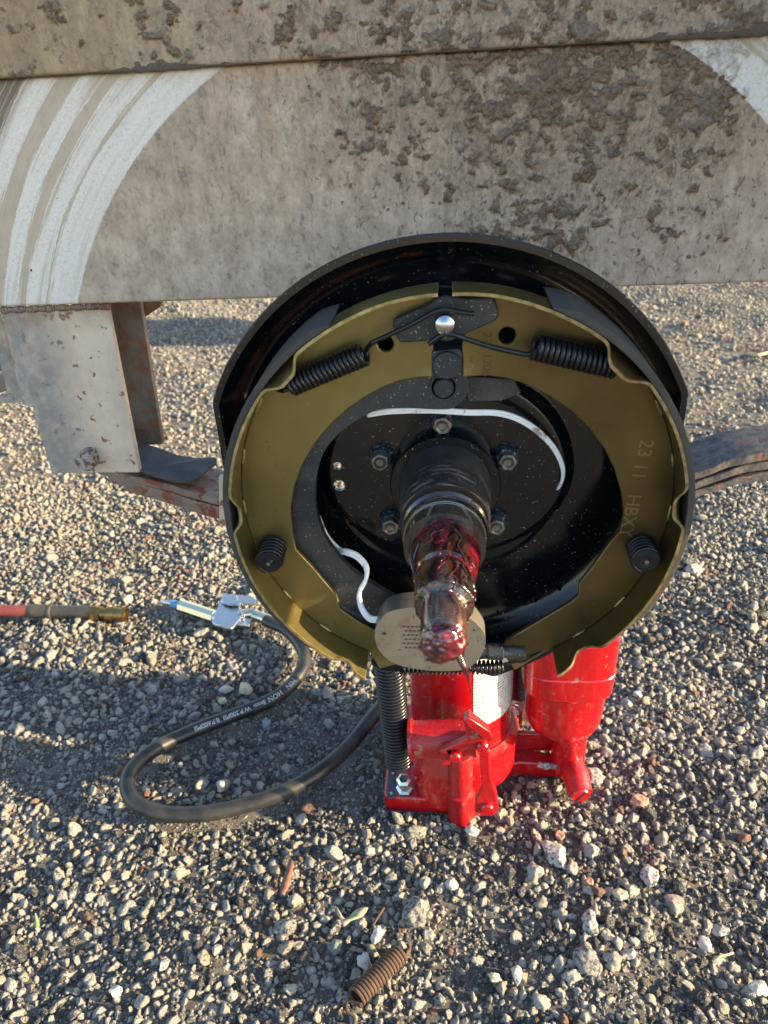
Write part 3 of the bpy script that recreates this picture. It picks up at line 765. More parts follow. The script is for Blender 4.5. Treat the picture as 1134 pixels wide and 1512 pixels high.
leaf_strip('spring_leaf', [zz(158, 703), zz(235, 723), zz(330, 750), (-.09, -.100), (0, -.104), (.09, -.098), zz(1020, 715), zz(1134, 683), (.36, -.043)], .0062, .1665, .2115, MAT['leaf'], trailer, 2)
leaf_strip('spring_leaf', [zz(180, 716), zz(240, 733), zz(330, 760), (-.09, -.1075), (0, -.1115), (.09, -.105), zz(1020, 728), zz(1134, 700), (.32, -.065)], .0060, .167, .211, MAT['leaf'], trailer, 3)
# torn dark sheet lying on the leaves next to the hanger
tp = catmull([(0, 0, 0), (.030, .004, 0), (.055, .001, 0), (.072, .003, 0), (.066, -.012, 0), (.052, -.022, 0), (.030, -.026, 0), (.010, -.022, 0), (0, -.024, 0)], 4)
t0 = at(203, 683, .17)
V = []; F = []
pl = [at(a, b, yy) for a, b, yy in ((203, 653, .205), (228, 659, .205), (262, 672, .205), (290, 676, .205), (318, 675, .203), (320, 682, .195), (305, 694, .180), (292, 706, .168), (280, 711, .164), (258, 710, .164), (230, 703, .164), (205, 694, .164))]
n = len(pl); V = [p for p in pl]+[p+Vector((0, .0005, -.0018)) for p in pl]
tri = tessellate_polygon([[Vector((p.x, p.y*3+p.z, 0)) for p in pl]])
F = [tuple(t) for t in tri]+[tuple(reversed([i+n for i in t])) for t in tri]+[(i, (i+1) % n, (i+1) % n+n, i+n) for i in range(n)]
link('torn_sheet', fixn(mesh('torn_sheet', V, F, False)), MAT['dull'], trailer)
# axle tube and U-bolt plate behind the brake, clip beside it
lathe('axle_tube', [(.030, .066), (.030, 1.35)], MAT['dull'], trailer, 'y', (0, 0, -.052+.02), 32)
plate('axle_pad', [(-.05, -.118), (.05, -.118), (.05, -.126), (-.05, -.126)], .158, .22, MAT['dull'], trailer)
cc = P2([(325, 700), (340, 700), (340, 772), (326, 772)], .164); plate('spring_clip', cc, .1595, .1645, MAT['pale'], trailer)
# far rail, mostly hidden, throws the shadow band on the gravel behind
box('far_rail', (-1.6, 1.27, .02), (1.25, 1.42, .22), MAT['rail2'], trailer)

# unseen panel added off to the right; shades the upper half of the brake
box('added_shade_panel', (.46, -.115, .080), (.466, .158, .50), MAT['sleeve'], trailer, 0)

# ================================================================== AXLE SPINDLE
spn = thing('axle_spindle', 'bare axle spindle pointing at the viewer, threaded end smeared with dark red grease', 'spindle', (0, .05, 0))
lathe('hub_ring', [(.0265, .0365), (.0310, .0365), (.0318, .038), (.0320, .052), (.026, .053)], MAT['black'], spn)
lathe('barrel', [(.0262, .055), (.0262, .030), (.0255, .020), (.0245, .008), (.0238, -.004), (.0237, -.006)], MAT['barrel'], spn)
lathe('seal_groove', [(.0236, -.0055), (.0226, -.0075), (.0222, -.0105), (.0208, -.0122), (.0205, -.030)], MAT['bgrease'], spn)
lathe('seal_collar', [(.0200, -.0125), (.0216, -.0135), (.0219, -.0155), (.0219, -.0185), (.0212, -.0198), (.0200, -.0196), (.0190, -.018), (.0184, -.018)], MAT['chrome'], spn)
lathe('grease_ring', [(.0205, -.0188), (.0198, -.0205), (.0186, -.0212), (.0178, -.0200), (.0176, -.018)], MAT['bgrease'], spn, fn=lambda r, h, w: .0005*noise.noise(Vector((math.cos(w)*9, math.sin(w)*9, h*300))))
lathe('bearing_journal', [(.0186, -.017), (.0184, -.026), (.0175, -.0275), (.0174, -.0395), (.0170, -.041), (.0148, -.0535), (.0146, -.055), (.0137, -.0565), (.0135, -.0575), (.0135, -.076), (.0130, -.0775), (.0104, -.078), (.0098, -.0785)], MAT['spindle'], spn)
prof = [(.0098, -.0775)]
y_ = -.0785
while y_ > -.0985:
    prof += [(.0090, y_), (.0100, y_-.0008)]; y_ -= .0016
prof += [(.0088, y_), (.0084, y_-.004), (.0070, y_-.0055), (0, y_-.0055)]
lathe('threaded_end', prof, MAT['spindle'], spn, angle=20)
def cake(name, yr, base, amp, th, seed, mat, fq=(5, 160), ang=None):
    """grease smear: skin over the metal that dips under the surface where there is none"""
    n, k = 150, 90; V = []; F = []
    for i in range(k+1):
        y = yr[0]+(yr[1]-yr[0])*i/k; b = base(y)
        for j in range(n):
            w = 2*math.pi*j/n; d = Vector((math.cos(w)*fq[0]*.35, math.sin(w)*fq[0]*.35, y*fq[1]+seed))
            a = noise.fractal(d, 1.1, 2.0, 3)*.9 + .4*noise.noise(Vector((math.cos(w)*4, math.sin(w)*4, y*30+seed)))
            s = a - th
            if ang: s += ang(w, y)
            e = min(i, k-i)/6.; s -= max(0, 1-e)*.8
            rr = b + max(-.0012, min(1, s)*amp) + (.00025*noise.noise(Vector((math.cos(w)*24, math.sin(w)*24, y*900))) if s > 0 else 0)
            V.append((math.cos(w)*rr, y, math.sin(w)*rr))
    for i in range(k):
        for j in range(n): F.append((i*n+j, i*n+(j+1) % n, (i+1)*n+(j+1) % n, (i+1)*n+j))
    link(name, mesh(name, V, F), mat, spn)
def base_r(y):
    t = [(-.017, .0185), (-.026, .0184), (-.0275, .0175), (-.0395, .0174), (-.041, .0170), (-.0535, .0148), (-.0575, .0136), (-.077, .0135), (-.079, .0100), (-.099, .0098), (-.104, .0086)]
    for (a, ra), (b, rb) in zip(t, t[1:]):
        if a >= y >= b: return ra+(rb-ra)*(y-a)/(b-a)
    return .0086
cake('grease_smear', (-.024, -.060), base_r, .0009, -.08, 3.1, MAT['grease'], (3.2, 30))
cake('shoulder_grease', (-.058, -.083), base_r, .0012, .05, 8.3, MAT['bgrease'], (5, 70))
cake('thread_grease', (-.079, -.101), base_r, .0007, .34, 5.2, MAT['bgrease'], (5, 50))
def blob():
    bm = bmesh.new(); bmesh.ops.create_icosphere(bm, subdivisions=5, radius=1)
    for v in bm.verts:
        p = v.co.copy(); n_ = noise.fractal(p*1.5+Vector((3, 1, 7)), 1.0, 2.0, 3); rg = 1-abs(noise.noise(p*2.6+Vector((9, 2, 2))))*2
        s = 1+.16*n_+.06*rg
        v.co = Vector((p.x*.0092*s, -.1030+p.y*.0052*(s+.10*rg), p.z*.0090*s-.0004))
    me = bpy.data.meshes.new('end_grease'); bm.to_mesh(me); bm.free(); me.shade_smooth(); link('end_grease', me, MAT['grease'], spn)
blob()
# drip and stringy strands
tube('grease_drip', catmull([(.006, -.106, -.004), (.0085, -.1085, -.0085), (.0098, -.1075, -.013), (.0105, -.1065, -.0185), (.0112, -.106, -.024)], 6, False), lambda t: .0016*(1-t)**1.4+.00025, MAT['grease'], spn, 8)
for k in range(14):
    w = random.uniform(.2, 2.9); y0 = random.uniform(-.035, -.075); L = random.uniform(.008, .028); dw = random.uniform(-.5, .5); P = []
    for i in range(9):
        t = i/8; y = y0-L*t; ww = w+dw*t+.10*math.sin(t*9+k); rr = base_r(max(y, -.103))+.0004+.0002*random.random()
        P.append((math.cos(ww)*rr, y, math.sin(ww)*rr))
    tube('grease_strand', catmull(P, 3, False), lambda t: .0003*(1-.6*t)+.0001, MAT['grease'] if k % 3 else MAT['bgrease'], spn, 6)

# ================================================================== DRUM BRAKE
brk = thing('drum_brake', 'open drum brake with black backing plate, two olive shoes and springs, mounted on the axle', 'brake', (0, .06, 0))
OX, OZ = .0042, -.0023
def back_plate():
    prof = [(1., .0365, 0), (1., .0352, -.0006), (1., .0352, -.0040), (1., .0375, -.0052), (1., .046, -.0085), (1., .053, -.013), (1., .0565, -.018), (1., .0575, -.024)]
    n = 240; V = []; F = []; rows = []
    def Rim(w):
        c = math.cos(w); s = math.sin(w); r = .139
        if s*.139 < .056:
            lim = .1278/max(abs(c), .2) if s > -.2 else .1285
            r = min(r, max(.1278, lim))
        return r
    def raised(w, r):
        c, s = math.cos(w), math.sin(w); rx, rz = .069, (.053 if s < 0 else .062)
        rb = 1/math.sqrt((c/rx)**2+(s/rz)**2); t = (r-rb)/.006
        t = 0 if t < 0 else 1 if t > 1 else t*t*(3-2*t); return .0500+.0075*t
    rr_list = [.112, .105, .098, .090, .083] + [.080-.0015*i for i in range(24)]
    for w_i in range(n):
        w = 2*math.pi*w_i/n; Rm = Rim(w); row = []
        for (f, y, d) in prof: row.append((Rm+d, y))
        for r in rr_list: row.append((r, raised(w, r)+(.0008*math.sin(w*2+r*40) if .07 < r < .1 else 0)))
        row.append((.030, .0500))
        rows.append([(r*math.cos(w), y, r*math.sin(w)) for r, y in row])
    k = len(rows[0])
    for row in rows: V += row
    for i in range(n):
        j = (i+1) % n
        for q in range(k-1): F.append((i*k+q, j*k+q, j*k+q+1, i*k+q+1))
    me = fixn(mesh('backing_plate', V, F, True, 60)); 
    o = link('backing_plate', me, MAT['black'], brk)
    so = o.modifiers.new('thickness', 'SOLIDIFY'); so.thickness = .0028
    # make the sheet grow backwards
    bm = bmesh.new(); bm.from_mesh(me); bm.faces.ensure_lookup_table(); s = sum(f.normal.y for f in bm.faces); 
    if s > 0: bmesh.ops.reverse_faces(bm, faces=bm.faces)
    bm.to_mesh(me); bm.free(); so.offset = -1
    # two small through holes
    cut = bpy.data.meshes.new('c'); bm = bmesh.new()
    for (px, py, r) in ((498, 688, .0026), (501, 717, .0036)):
        p = at(px, py, .050)
        bmesh.ops.create_cone(bm, cap_ends=True, segments=20, radius1=r, radius2=r, depth=.03, matrix=Matrix.Translation((p.x, .052, p.z)) @ Matrix.Rotation(R(90), 4, 'X'))
    bm.to_mesh(cut); bm.free(); co = bpy.data.objects.new('c', cut); COL.objects.link(co)
    bo = o.modifiers.new('holes', 'BOOLEAN'); bo.object = co; bo.operation = 'DIFFERENCE'; bo.solver = 'EXACT'
    dg = bpy.context.evaluated_depsgraph_get(); dg.update(); new = bpy.data.meshes.new_from_object(o.evaluated_get(dg))
    o.modifiers.clear(); o.data = new; new.name = 'backing_plate'; COL.objects.unlink(co); bpy.data.objects.remove(co)
    new.shade_smooth(); new.set_sharp_from_angle(angle=R(50))
back_plate()

def ang_of(px, py, y=0.): v = at(px, py, y); return math.atan2(v.z-OZ, v.x-OX)
def shoe(side, inner_px, a_top, a_bot, pinches, lobes, lin, marks):
    YW = .022
    sgn = 1 if side == 'L' else -1
    def norm(a):
        while a < (a_top if side == 'L' else a_bot)-.6: a += 2*math.pi
        while a > (a_bot if side == 'L' else a_top)+.6: a -= 2*math.pi
        return a
    lo, hi = (a_top, a_bot) if side == 'L' else (a_bot, a_top)
    inner = P2(inner_px, YW)
    n = 90; arc = [(OX+.1192*math.cos(lo+(hi-lo)*i/n), OZ+.1192*math.sin(lo+(hi-lo)*i/n)) for i in range(n+1)]
    # inner_px runs from top end to bottom end; arc has to run back from bottom to top
    if side == 'L': loop = inner + list(reversed(arc))
    else: loop = inner + arc
    holes = []
    hp = (569, 508, .0040) if side == 'L' else (749, 496, .0042)
    h = at(hp[0], hp[1], YW); holes.append(circ(h.x, h.z, hp[2], 24))
    sh = plate('brake_shoe', loop, YW, YW+.0035, MAT['olive'], brk, holes, bw=.0007)
    # table
    N, K = 260, 22; V = []; F = []
    for i in range(N+1):
        a = lo+(hi-lo)*i/N; yf = .0
        for (ac, wd, dep) in lobes:
            yf += dep*math.exp(-((a-ac)/wd)**2)
        yf += .0005*noise.noise(Vector((a*14, 2, 0)))+.00025*noise.noise(Vector((a*60, 2, 0)))
        for j in range(K+1):
            dt = abs(a-a_top); yb = .023+.021*min(1, max(0, (dt-.50)/.06))
            t = j/K; y = yf+(yb-yf)*t; r = .1192
            for (ac, wd, dep) in pinches:
                u = (a-ac)/wd; r -= dep*math.exp(-u**4*1.2)*max(0, 1-(y-yf)/.014)**1.2
            V.append((OX+r*math.cos(a), y, OZ+r*math.sin(a)))
    nn = len(V)
    for i in range(N+1):
        a = lo+(hi-lo)*i/N
        for j in range(K+1):
            x, y, z = V[i*(K+1)+j]; V.append((x+.0016*math.cos(a), y, z+.0016*math.sin(a)))
    for i in range(N):
        for j in range(K):
            a = i*(K+1)+j; F.append((a, a+1, a+K+2, a+K+1)); F.append((a+nn, a+K+1+nn, a+K+2+nn, a+1+nn))
        a = i*(K+1); F.append((a, a+K+1, a+K+1+nn, a+nn)); a += K; F.append((a, a+nn, a+K+1+nn, a+K+1))
    for j in range(K):
        F.append((j, j+nn, j+1+nn, j+1)); a = N*(K+1)+j; F.append((a, a+1, a+1+nn, a+nn))
    tb = link('shoe_table', fixn(mesh('shoe_table', V, F, True, 40)), MAT['olive'], sh)
    # lining arc with bevelled ends
    l0, l1 = lin; N = 120; V = []; F = []
    for i in range(N+1):
        a = l0+(l1-l0)*i/N; e = min(i, N-i)/N*abs(l1-l0)*.12; th = .0009+min(1, e/.010)*.0027
        j0 = .0003*noise.noise(Vector((a*30, 5, 0)))
        for (r, y) in ((.1209, .0015+j0), (.1209+th, .0018+j0), (.1209+th, .042), (.1209, .042)): V.append((OX+r*math.cos(a), y, OZ+r*math.sin(a)))
    for i in range(N):
        for q in range(4): F.append((i*4+q, i*4+(q+1) % 4, i*4+4+(q+1) % 4, i*4+4+q))
    F += [(0, 1, 2, 3), (N*4, N*4+1, N*4+2, N*4+3)]
    ln = link('lining', fixn(mesh('lining', V, F, True, 30)), MAT['lining'], sh); bev(ln, .0003, 1)
    # spot welds where web meets table
    for i in range(9):
        a = lo+(hi-lo)*(i+.6)/9.6; c = Vector((OX+.1185*math.cos(a), YW-.0004, OZ+.1185*math.sin(a))); tdir = Vector((-math.sin(a), 0, math.cos(a)))
        tube('weld_bead', [c-tdir*.0045, c-tdir*.002, c+tdir*.002, c+tdir*.0045], lambda t: .0009*math.sin(math.pi*min(max(t, .08), .92))+.0002, MAT['olive'], sh, 8)
    for (txt, px, py, size, rot) in marks:
        me = text_mesh(txt, size, .00008); p = at(px, py, YW)
        o = link('stamped_mark', me, MAT['stamp'], sh)
        o.matrix_world = Matrix.Translation((p.x, YW-.00012, p.z)) @ Matrix.Rotation(R(90), 4, 'X') @ Matrix.Rotation(R(rot), 4, 'Z')
    return sh
M = Mat('stamped_olive', Metallic=.6, Roughness=.35, Base_Color=(.21, .155, .07)); MAT['stamp'] = M.m
M = Mat('stamped_ink', Roughness=.5, Base_Color=(.05, .03, .012)); MAT['ink'] = M.m
left_inner = [(642, 436), (637, 470), (640, 510), (639, 557), (615, 558), (590, 563), (566, 572), (540, 586), (514, 604), (490, 625), (466, 653), (446, 687), (434, 720), (429, 752), (432, 788), (437, 812), (460, 836), (482, 862), (494, 876), (500, 890), (503, 900), (530, 918), (556, 932), (590, 950), (610, 975), (560, 988)]
right_inner = [(672, 436), (690, 470), (682, 510), (683, 557), (718, 555), (748, 559), (778, 568), (812, 586), (842, 606), (868, 630), (892, 662), (908, 694), (918, 730), (921, 760), (915, 785), (900, 802), (876, 836), (855, 862), (854, 880), (842, 890), (800, 915), (748, 946), (740, 962), (760, 990)]
aL0, aL1 = ang_of(646, 433), ang_of(541, 996) % (2*math.pi)
aR1, aR0 = ang_of(668, 432), ang_of(822, 993)
pin = lambda px, py, w, d, y=0.: (ang_of(px, py, y) % (2*math.pi) if px < 660 else ang_of(px, py, y), w, d)
shoe('L', left_inner, aL0, aL1, [pin(424, 562, .085, .0060), pin(346, 762, .075, .0052), pin(515, 975, .05, .002)],
     [(ang_of(541, 996) % (2*math.pi), .07, -.0035), (ang_of(515, 975) % (2*math.pi), .05, .003), (aL0+.17, .22, .0035)], (ang_of(478, 470) % (2*math.pi), ang_of(470, 962) % (2*math.pi)), [])
shoe('R', right_inner, aR1, aR0, [pin(916, 548, .10, .0072), pin(1012, 752, .080, .0062), pin(865, 968, .07, .004)],
     [(ang_of(822, 993), .07, -.0035), (ang_of(862, 970), .07, .004), (aR1-.15, .2, .003)], (ang_of(940, 935), ang_of(826, 438)),
     [('23 11   HBXY', 946, 648, .0105, -95), ('27', 714, 490, .0062, -92), ('1206', 714, 521, .0062, -92)])
for o in [o for o in bpy.data.objects if o.name.startswith('stamped_mark') and o.name != 'stamped_mark']: o.data.materials.clear(); o.data.materials.append(MAT['ink'])

# actuating lever (dark, behind the left web)
lever = P2([(690, 556), (692, 578), (682, 592), (666, 603), (640, 604), (600, 602), (562, 604), (530, 618), (500, 640), (478, 668), (468, 700), (466, 725), (468, 756), (480, 792), (502, 824), (530, 850), (565, 872), (598, 890), (640, 905), (650, 925),
            (600, 925), (560, 915), (500, 890), (440, 840), (410, 780), (405, 720), (425, 660), (465, 605), (520, 565), (580, 545), (640, 535), (670, 538)], .029)
plate('actuating_lever', [tuple(v[:2]) for v in catmull([(a, b, 0) for a, b in lever], 3)], .0285, .0335, MAT['dark'], brk, bw=.0008)
plate('strut_plate', P2([(690, 556), (760, 560), (770, 580), (740, 592), (690, 594)], .036), .036, .039, MAT['dark'], brk)
# anchor plate and stud
anch = plate('anchor_plate', P2([(583, 470), (632, 450), (644, 440), (659, 437), (680, 440), (726, 439), (731, 444), (737, 464), (733, 473), (694, 490), (676, 499), (660, 505), (640, 500), (628, 504), (592, 506), (586, 499), (580, 480)], .016), .0155, .0185, MAT['dark'], brk, bw=.0009)
s0 = at(657, 477, .010)
lathe('anchor_stud', [(0, -.0055), (.0028, -.0050), (.0045, -.0036), (.0053, -.001), (.0055, .001), (.0050, .003), (.0040, .0045), (.0040, .045)], MAT['chrome'], brk, 'y', (s0.x, .010, s0.z), 32)
# anchor block and slot behind
b0 = at(660, 536, .024)
blk = plate('anchor_block', P2([(640, 516), (678, 513), (682, 518), (682, 553), (678, 556), (642, 557), (638, 553), (637, 520)], .024), .0215, .048, MAT['dark'], brk, bw=.0006)
lathe('block_pin', [(0, .0196), (.0068, .0196), (.0072, .0202), (.0072, .024)], MAT['dark'], blk, 'y', (b0.x, 0, b0.z), 32)
b1 = at(655, 572, .028)
pv = lathe('lever_pivot', [(0, .0255), (.0048, .0258), (.0054, .0268), (.0054, .034)], MAT['dark'], brk, 'y', (b1.x, 0, b1.z), 32)
lathe('pivot_ring', [(.0062, .0284), (.0064, .0276), (.0074, .0276), (.0076, .0284)], MAT['dark'], pv, 'y', (b1.x, 0, b1.z), 32)
plate('top_slot', P2([(632, 424), (678, 424), (678, 440), (632, 442)], .044), .044, .048, MAT['black'], brk)

# return springs with hooked wires
YS = .0105
def v(px, py, y=YS): return at(px, py, y)
def spring(path_a, c0, c1, rad, turns, wire, path_b, name='return_spring'):
    parts = []
    hx = helix(c0, c1, rad, turns, per=18)
    if path_a: parts.append(tube_geo(catmull(list(path_a)+[hx[0]], 5, False), wire, 10))
    parts.append(tube_geo(hx, wire, 10))
    if path_b: parts.append(tube_geo(catmull([hx[-1]]+list(path_b), 5, False), wire, 10))
    return join_geo(name, parts, MAT['wire'], brk, 60)
spring([v(700, 463, .0085), v(680, 461, .0085), v(657, 457, .0085), v(640, 461, .0085), v(615, 475, .009), v(580, 492, .0095), v(550, 506, .010)], v(538, 523, .0125), v(428, 569, .0145), .0050, 17, .00125, [v(421, 577, .0165), v(408, 574, .020)])
spring([v(633, 508, .010), v(645, 500, .009), v(655, 494, .008), v(668, 494, .008), v(690, 501, .009), v(725, 512, .0095), v(760, 520, .010), v(780, 523, .010)], v(788, 512, .0125), v(913, 541, .0145), .0056, 16, .00130, [v(918, 545, .017), v(926, 548, .02)])
# hold-down springs
for (px, py, ex, ey) in ((403, 806, -6, 24), (946, 806, 8, 22)):
    p0 = at(px, py, .0215); p1 = at(px+ex, py+ey, .006)
    hd = join_geo('hold_down_spring', [tube_geo(helix(p0, p1, .0072, 5.2, per=20), .0011, 9)], MAT['wire'], brk, 60)
    d = (p0-p1).normalized()
    lathe('cap', [(0, .0004), (.0018, .0002), (.0024, .001), (.0052, .0005), (.0070, .0008), (.0074, .002), (.0070, .0035), (0, .0035)], MAT['wire'], hd, d, p1-d*.0012, 28)
    lathe('pin_head', [(0, -.0012), (.0012, -.001), (.0014, .0005), (.0009, .003)], MAT['nut'], hd, d, p1-d*.001, 12)

# five mounting nuts
def hexa(r, n=6, ph=0): return [(r*math.cos(ph+2*math.pi*i/n), r*math.sin(ph+2*math.pi*i/n)) for i in range(n)]
for k, (px, py) in enumerate(((653, 629), (561, 683), (750, 683), (576, 779), (733, 779))):
    p = at(px, py, .0400); ph = k*.4+.2
    nut = plate('mounting_nut', [(p.x+a, p.z+b) for a, b in hexa(.0055, 6, ph)], .0395, .0460, MAT['nut'], brk, bw=.0006)
    lathe('flange_washer', [(.0040, .0448), (.0058, .0448), (.0072, .0472), (.0074, .0500), (.0040, .0502)], MAT['washer'], nut, 'y', (p.x, 0, p.z), 48, fn=lambda r, h, w: .0004*math.sin(w*22) if r > .006 else 0)
    lathe('stud', [(0, .0405), (.0020, .0402), (.0024, .0385), (.0032, .0378), (.0034, .0384), (.0034, .046)], MAT['rust'] if k == 1 else MAT['nut'], nut, 'y', (p.x, 0, p.z), 24)

# white lead wires to the magnet
def wire(pts, r): 
    c = catmull([at(a, b, y) for a, b, y in pts], 6, False)
    parts = []
    for o in (-1, 1): parts.append(tube_geo([p+Vector((0, .0002*o, 0))+Vector((.35, 0, 1)).normalized()*(o*r*.8) for p in c], r, 8))
    return join_geo('lead_wire', parts, MAT['wwire'], brk, 60)
wire([(543, 612, .037), (580, 607, .036), (640, 606, .036), (690, 609, .037), (735, 610, .039), (768, 620, .041), (798, 640, .043), (820, 665, .045), (831, 692, .046), (829, 712, .048), (820, 724, .053)], .00100)
wire([(470, 765, .041), (482, 792, .040), (500, 812, .0375), (512, 815, .031), (528, 822, .028), (541, 838, .025), (540, 856, .022), (531, 873, .020), (531, 888, .018), (537, 903, .014), (548, 914, .012), (563, 914, .011)], .00125)

# magnet: oval can with perforated face
mg = [(553, 936), (556, 925), (565, 911), (579, 902), (612, 897), (655, 899), (690, 910), (711, 929), (717, 948), (708, 972), (688, 988), (656, 991), (623, 989), (588, 982), (569, 971), (557, 955)]
mp = [tuple(q[:2]) for q in catmull([(a, b, 0) for a, b in P2(mg, .001)], 5)]
mag = plate('magnet', mp, .001, .0165, MAT['magnet'], brk, bw=.0022); mag.modifiers['bevel'].segments = 4; mag.modifiers['bevel'].width = .0032
M = Mat('pit_black', Roughness=.8, Base_Color=(.012, .010, .009)); MAT['pit'] = M.m
hs = []
for j, row in enumerate(range(6)):
    for i in range(5):
        px = 597+i*6.2+(3 if j % 2 else 0); py = 925+j*6.2
        if 595 < px < 628: hs.append((px, py, .00062))
hs += [(568, 935, .0012), (690, 951, .0008), (632, 974, .0013), (700, 930, .0006)]
parts = []
for (px, py, r) in hs:
    p = at(px, py, .001); V = [Vector((p.x+r*math.cos(2*math.pi*k/10), .0008, p.z+r*math.sin(2*math.pi*k/10))) for k in range(10)]
    V += [q+Vector((0, .0006, 0)) for q in V]
    parts.append((V, [tuple(range(10))]+[(k, (k+1) % 10, (k+1) % 10+10, k+10) for k in range(10)]))
fpo = join_geo('face_perforation', parts, MAT['pit'], mag); fpo['kind'] = 'stuff'
# adjuster, its spring and bottom edge of the plate
lathe('adjuster', [(0, -.024), (.0040, -.0235), (.0046, -.022), (.0046, -.008), (.0052, -.0078), (.0052, .001), (.0038, .0015), (.0038, .014), (.0030, .0145), (0, .0145)], MAT['dark'], brk, 'x', (lambda p: (p.x, p.y, p.z))(at(740, 962, .012)), 28)
join_geo('adjuster_spring', [tube_geo(helix(at(592, 986, .02), at(742, 985, .02), .0040, 24, per=12), .0008, 7), tube_geo([at(742, 981, .02), at(775, 976, .02), at(800, 962, .022)], .0008, 7)], MAT['wire'], brk, 60)
plate('lower_lip', [tuple(q[:2]) for q in catmull([(a, b, 0) for a, b in P2([(552, 972), (600, 984), (660, 988), (735, 985), (790, 968), (836, 938), (838, 948), (800, 972), (750, 992), (728, 999), (700, 992), (640, 992), (580, 992), (552, 984)], .030)], 3)], .030, .0335, MAT['black'], brk)

# ================================================================== BOTTLE JACK
JX, JY = .0105, .160
jack = thing('bottle_jack', 'bright red air hydraulic bottle jack standing on the gravel under the brake', 'jack', (JX, JY, GZ))
RD, RC = MAT['red'], MAT['redcast']
def zprism(name, pts, z0, z1, mat, parent, bw=.001):
    V = [(x, y, z0) for x, y in pts]+[(x, y, z1) for x, y in pts]; n = len(pts)
    F = [tuple(reversed(range(n))), tuple(range(n, 2*n))]+[(i, (i+1) % n, (i+1) % n+n, i+n) for i in range(n)]
    return bev(link(name, fixn(mesh(name, V, F, True, 30)), mat, parent), bw, 3)
ZB = GZ+.014
c0 = atz(566, 1176, ZB); c1 = atz(572, 1112, ZB); c2 = atz(662, 1183, ZB)
zprism('base_plate', [(c0.x, c0.y+.003), (c0.x+.004, c0.y), (c2.x+.012, c2.y), (.022, .113), (.047, .137), (.062, .143), (.106, .141), (.106, .152), (.068, .160), (.064, .215), (c1.x, .215), (c1.x, c1.y)], GZ-.004, ZB, RD, jack, .0022)
lathe('base_collar', [(.0510, GZ+.010), (.0510, GZ+.040), (.0495, GZ+.046), (.0465, GZ+.052), (.040, GZ+.053)], RD, jack, 'z', (JX, JY, 0), 64)
lathe('cylinder', [(.0445, GZ+.045), (.0445, -.150), (.042, -.146), (.036, -.144), (0, -.144)], RD, jack, 'z', (JX, JY, 0), 96)
lathe('lifting_ram', [(.016, -.145), (.016, -.118), (.020, -.117), (.020, -.113), (0, -.113)], MAT['zinc'], jack, 'z', (JX, JY, 0), 32)
# curved paper label
V = []; F = []; n = 24; rl = .0448
for i in range(n+1):
    a = R(-78)+R(57)*i/n
    for (z, dz) in ((GZ+.082, 0), (-.165, 0)): V.append((JX+rl*math.cos(a), JY+rl*math.sin(a), z))
for i in range(n): F.append((i*2, i*2+2, i*2+3, i*2+1))
link('paper_label', mesh('paper_label', V, F), MAT['label'], jack)
# handle socket: rough cast tube lying across the front, with flange
p0 = at(604, 1092, .088); p1 = at(702, 1088, .088); axd = (p1-p0); L_ = axd.length; axd.normalize()
lathe('handle_socket', [(.0150, 0), (.0168, .0006), (.0168, .0032), (.0148, .004), (.0148, L_-.003), (.0158, L_-.002), (.0158, L_), (0, L_)], RC, jack, axd, p0, 40)
# boss joining the socket to base
lathe('pump_housing', [(.030, GZ+.006), (.030, GZ+.030), (.026, GZ+.040), (.018, GZ+.060)], RD, jack, 'z', (-.004, .125, 0), 40)
# triangular lug and link bar with pins
YL = .066
lug = plate('lever_lug', P2([(684, 1060), (692, 1055), (722, 1078), (727, 1092), (724, 1106), (714, 1112), (690, 1104), (668, 1108), (664, 1130), (652, 1132), (650, 1110), (690, 1092)], YL), YL, YL+.006, RC, jack, bw=.0008)
plate('lug_rib', P2([(684, 1058), (692, 1054), (724, 1076), (728, 1088), (722, 1090), (690, 1066)], YL), YL-.004, YL, RD, jack, bw=.0008)
plate('link_bar', P2([(707, 1108), (723, 1106), (726, 1150), (734, 1172), (736, 1194), (728, 1204), (708, 1204), (700, 1196), (702, 1178), (711, 1160)], YL+.004), YL+.003, YL+.009, RD, jack, bw=.0015)
for (px, py, yy, r) in ((713, 1105, YL-.003, .0045), (672, 1120, YL-.003, .0045), (720, 1196, YL, .0052)):
    p = at(px, py, yy); lathe('pivot_pin', [(0, -.001), (r*.8, -.0008), (r, .0006), (r, .016)], RD, jack, 'y', (p.x, yy, p.z), 24)
# pump plunger barrel
pp = at(681, 1160, .078)
lathe('pump_barrel', [(.0112, GZ-.004), (.0112, -.3235), (.0117, -.3225), (.0117, -.3205), (.0096, -.3195), (.0096, -.279), (.0086, -.2765), (0, -.2765)], RC, jack, 'z', (pp.x, .0965, 0), 32)
box('pump_web', (pp.x+.006, .094, GZ), (.036, .110, GZ+.030), RD, jack, .003)
# release valve bolt
q = atz(597, 1165, ZB+.006)
vb = lathe('release_valve', [(.0074, 0), (.0074, .006), (.0050, .0075), (.0048, .012), (.0062, .014), (.0064, .020), (.0040, .022), (0, .022)], MAT['zinc'], jack, (0, -.25, 1), (q.x, q.y+.003, ZB), 6)
# name plate with two rivets on the base
npx = [atz(a, b, ZB+.0006) for a, b in ((574, 1137), (587, 1137), (584, 1177), (571, 1177))]
V = [tuple(p) for p in npx]+[(p.x, p.y, ZB-.001) for p in npx]
npl = link('name_plate', fixn(mesh('name_plate', V, [(0, 1, 2, 3), (0, 4, 5, 1), (1, 5, 6, 2), (2, 6, 7, 3), (3, 7, 4, 0)], False)), MAT['tagplate'], jack)
for (a, b) in ((581, 1142), (578, 1172)):
    p = atz(a, b, ZB+.0010); lathe('rivet', [(.0016, 0), (.0014, .0008), (0, .0012)], MAT['zinc'], npl, 'z', tuple(p), 12)
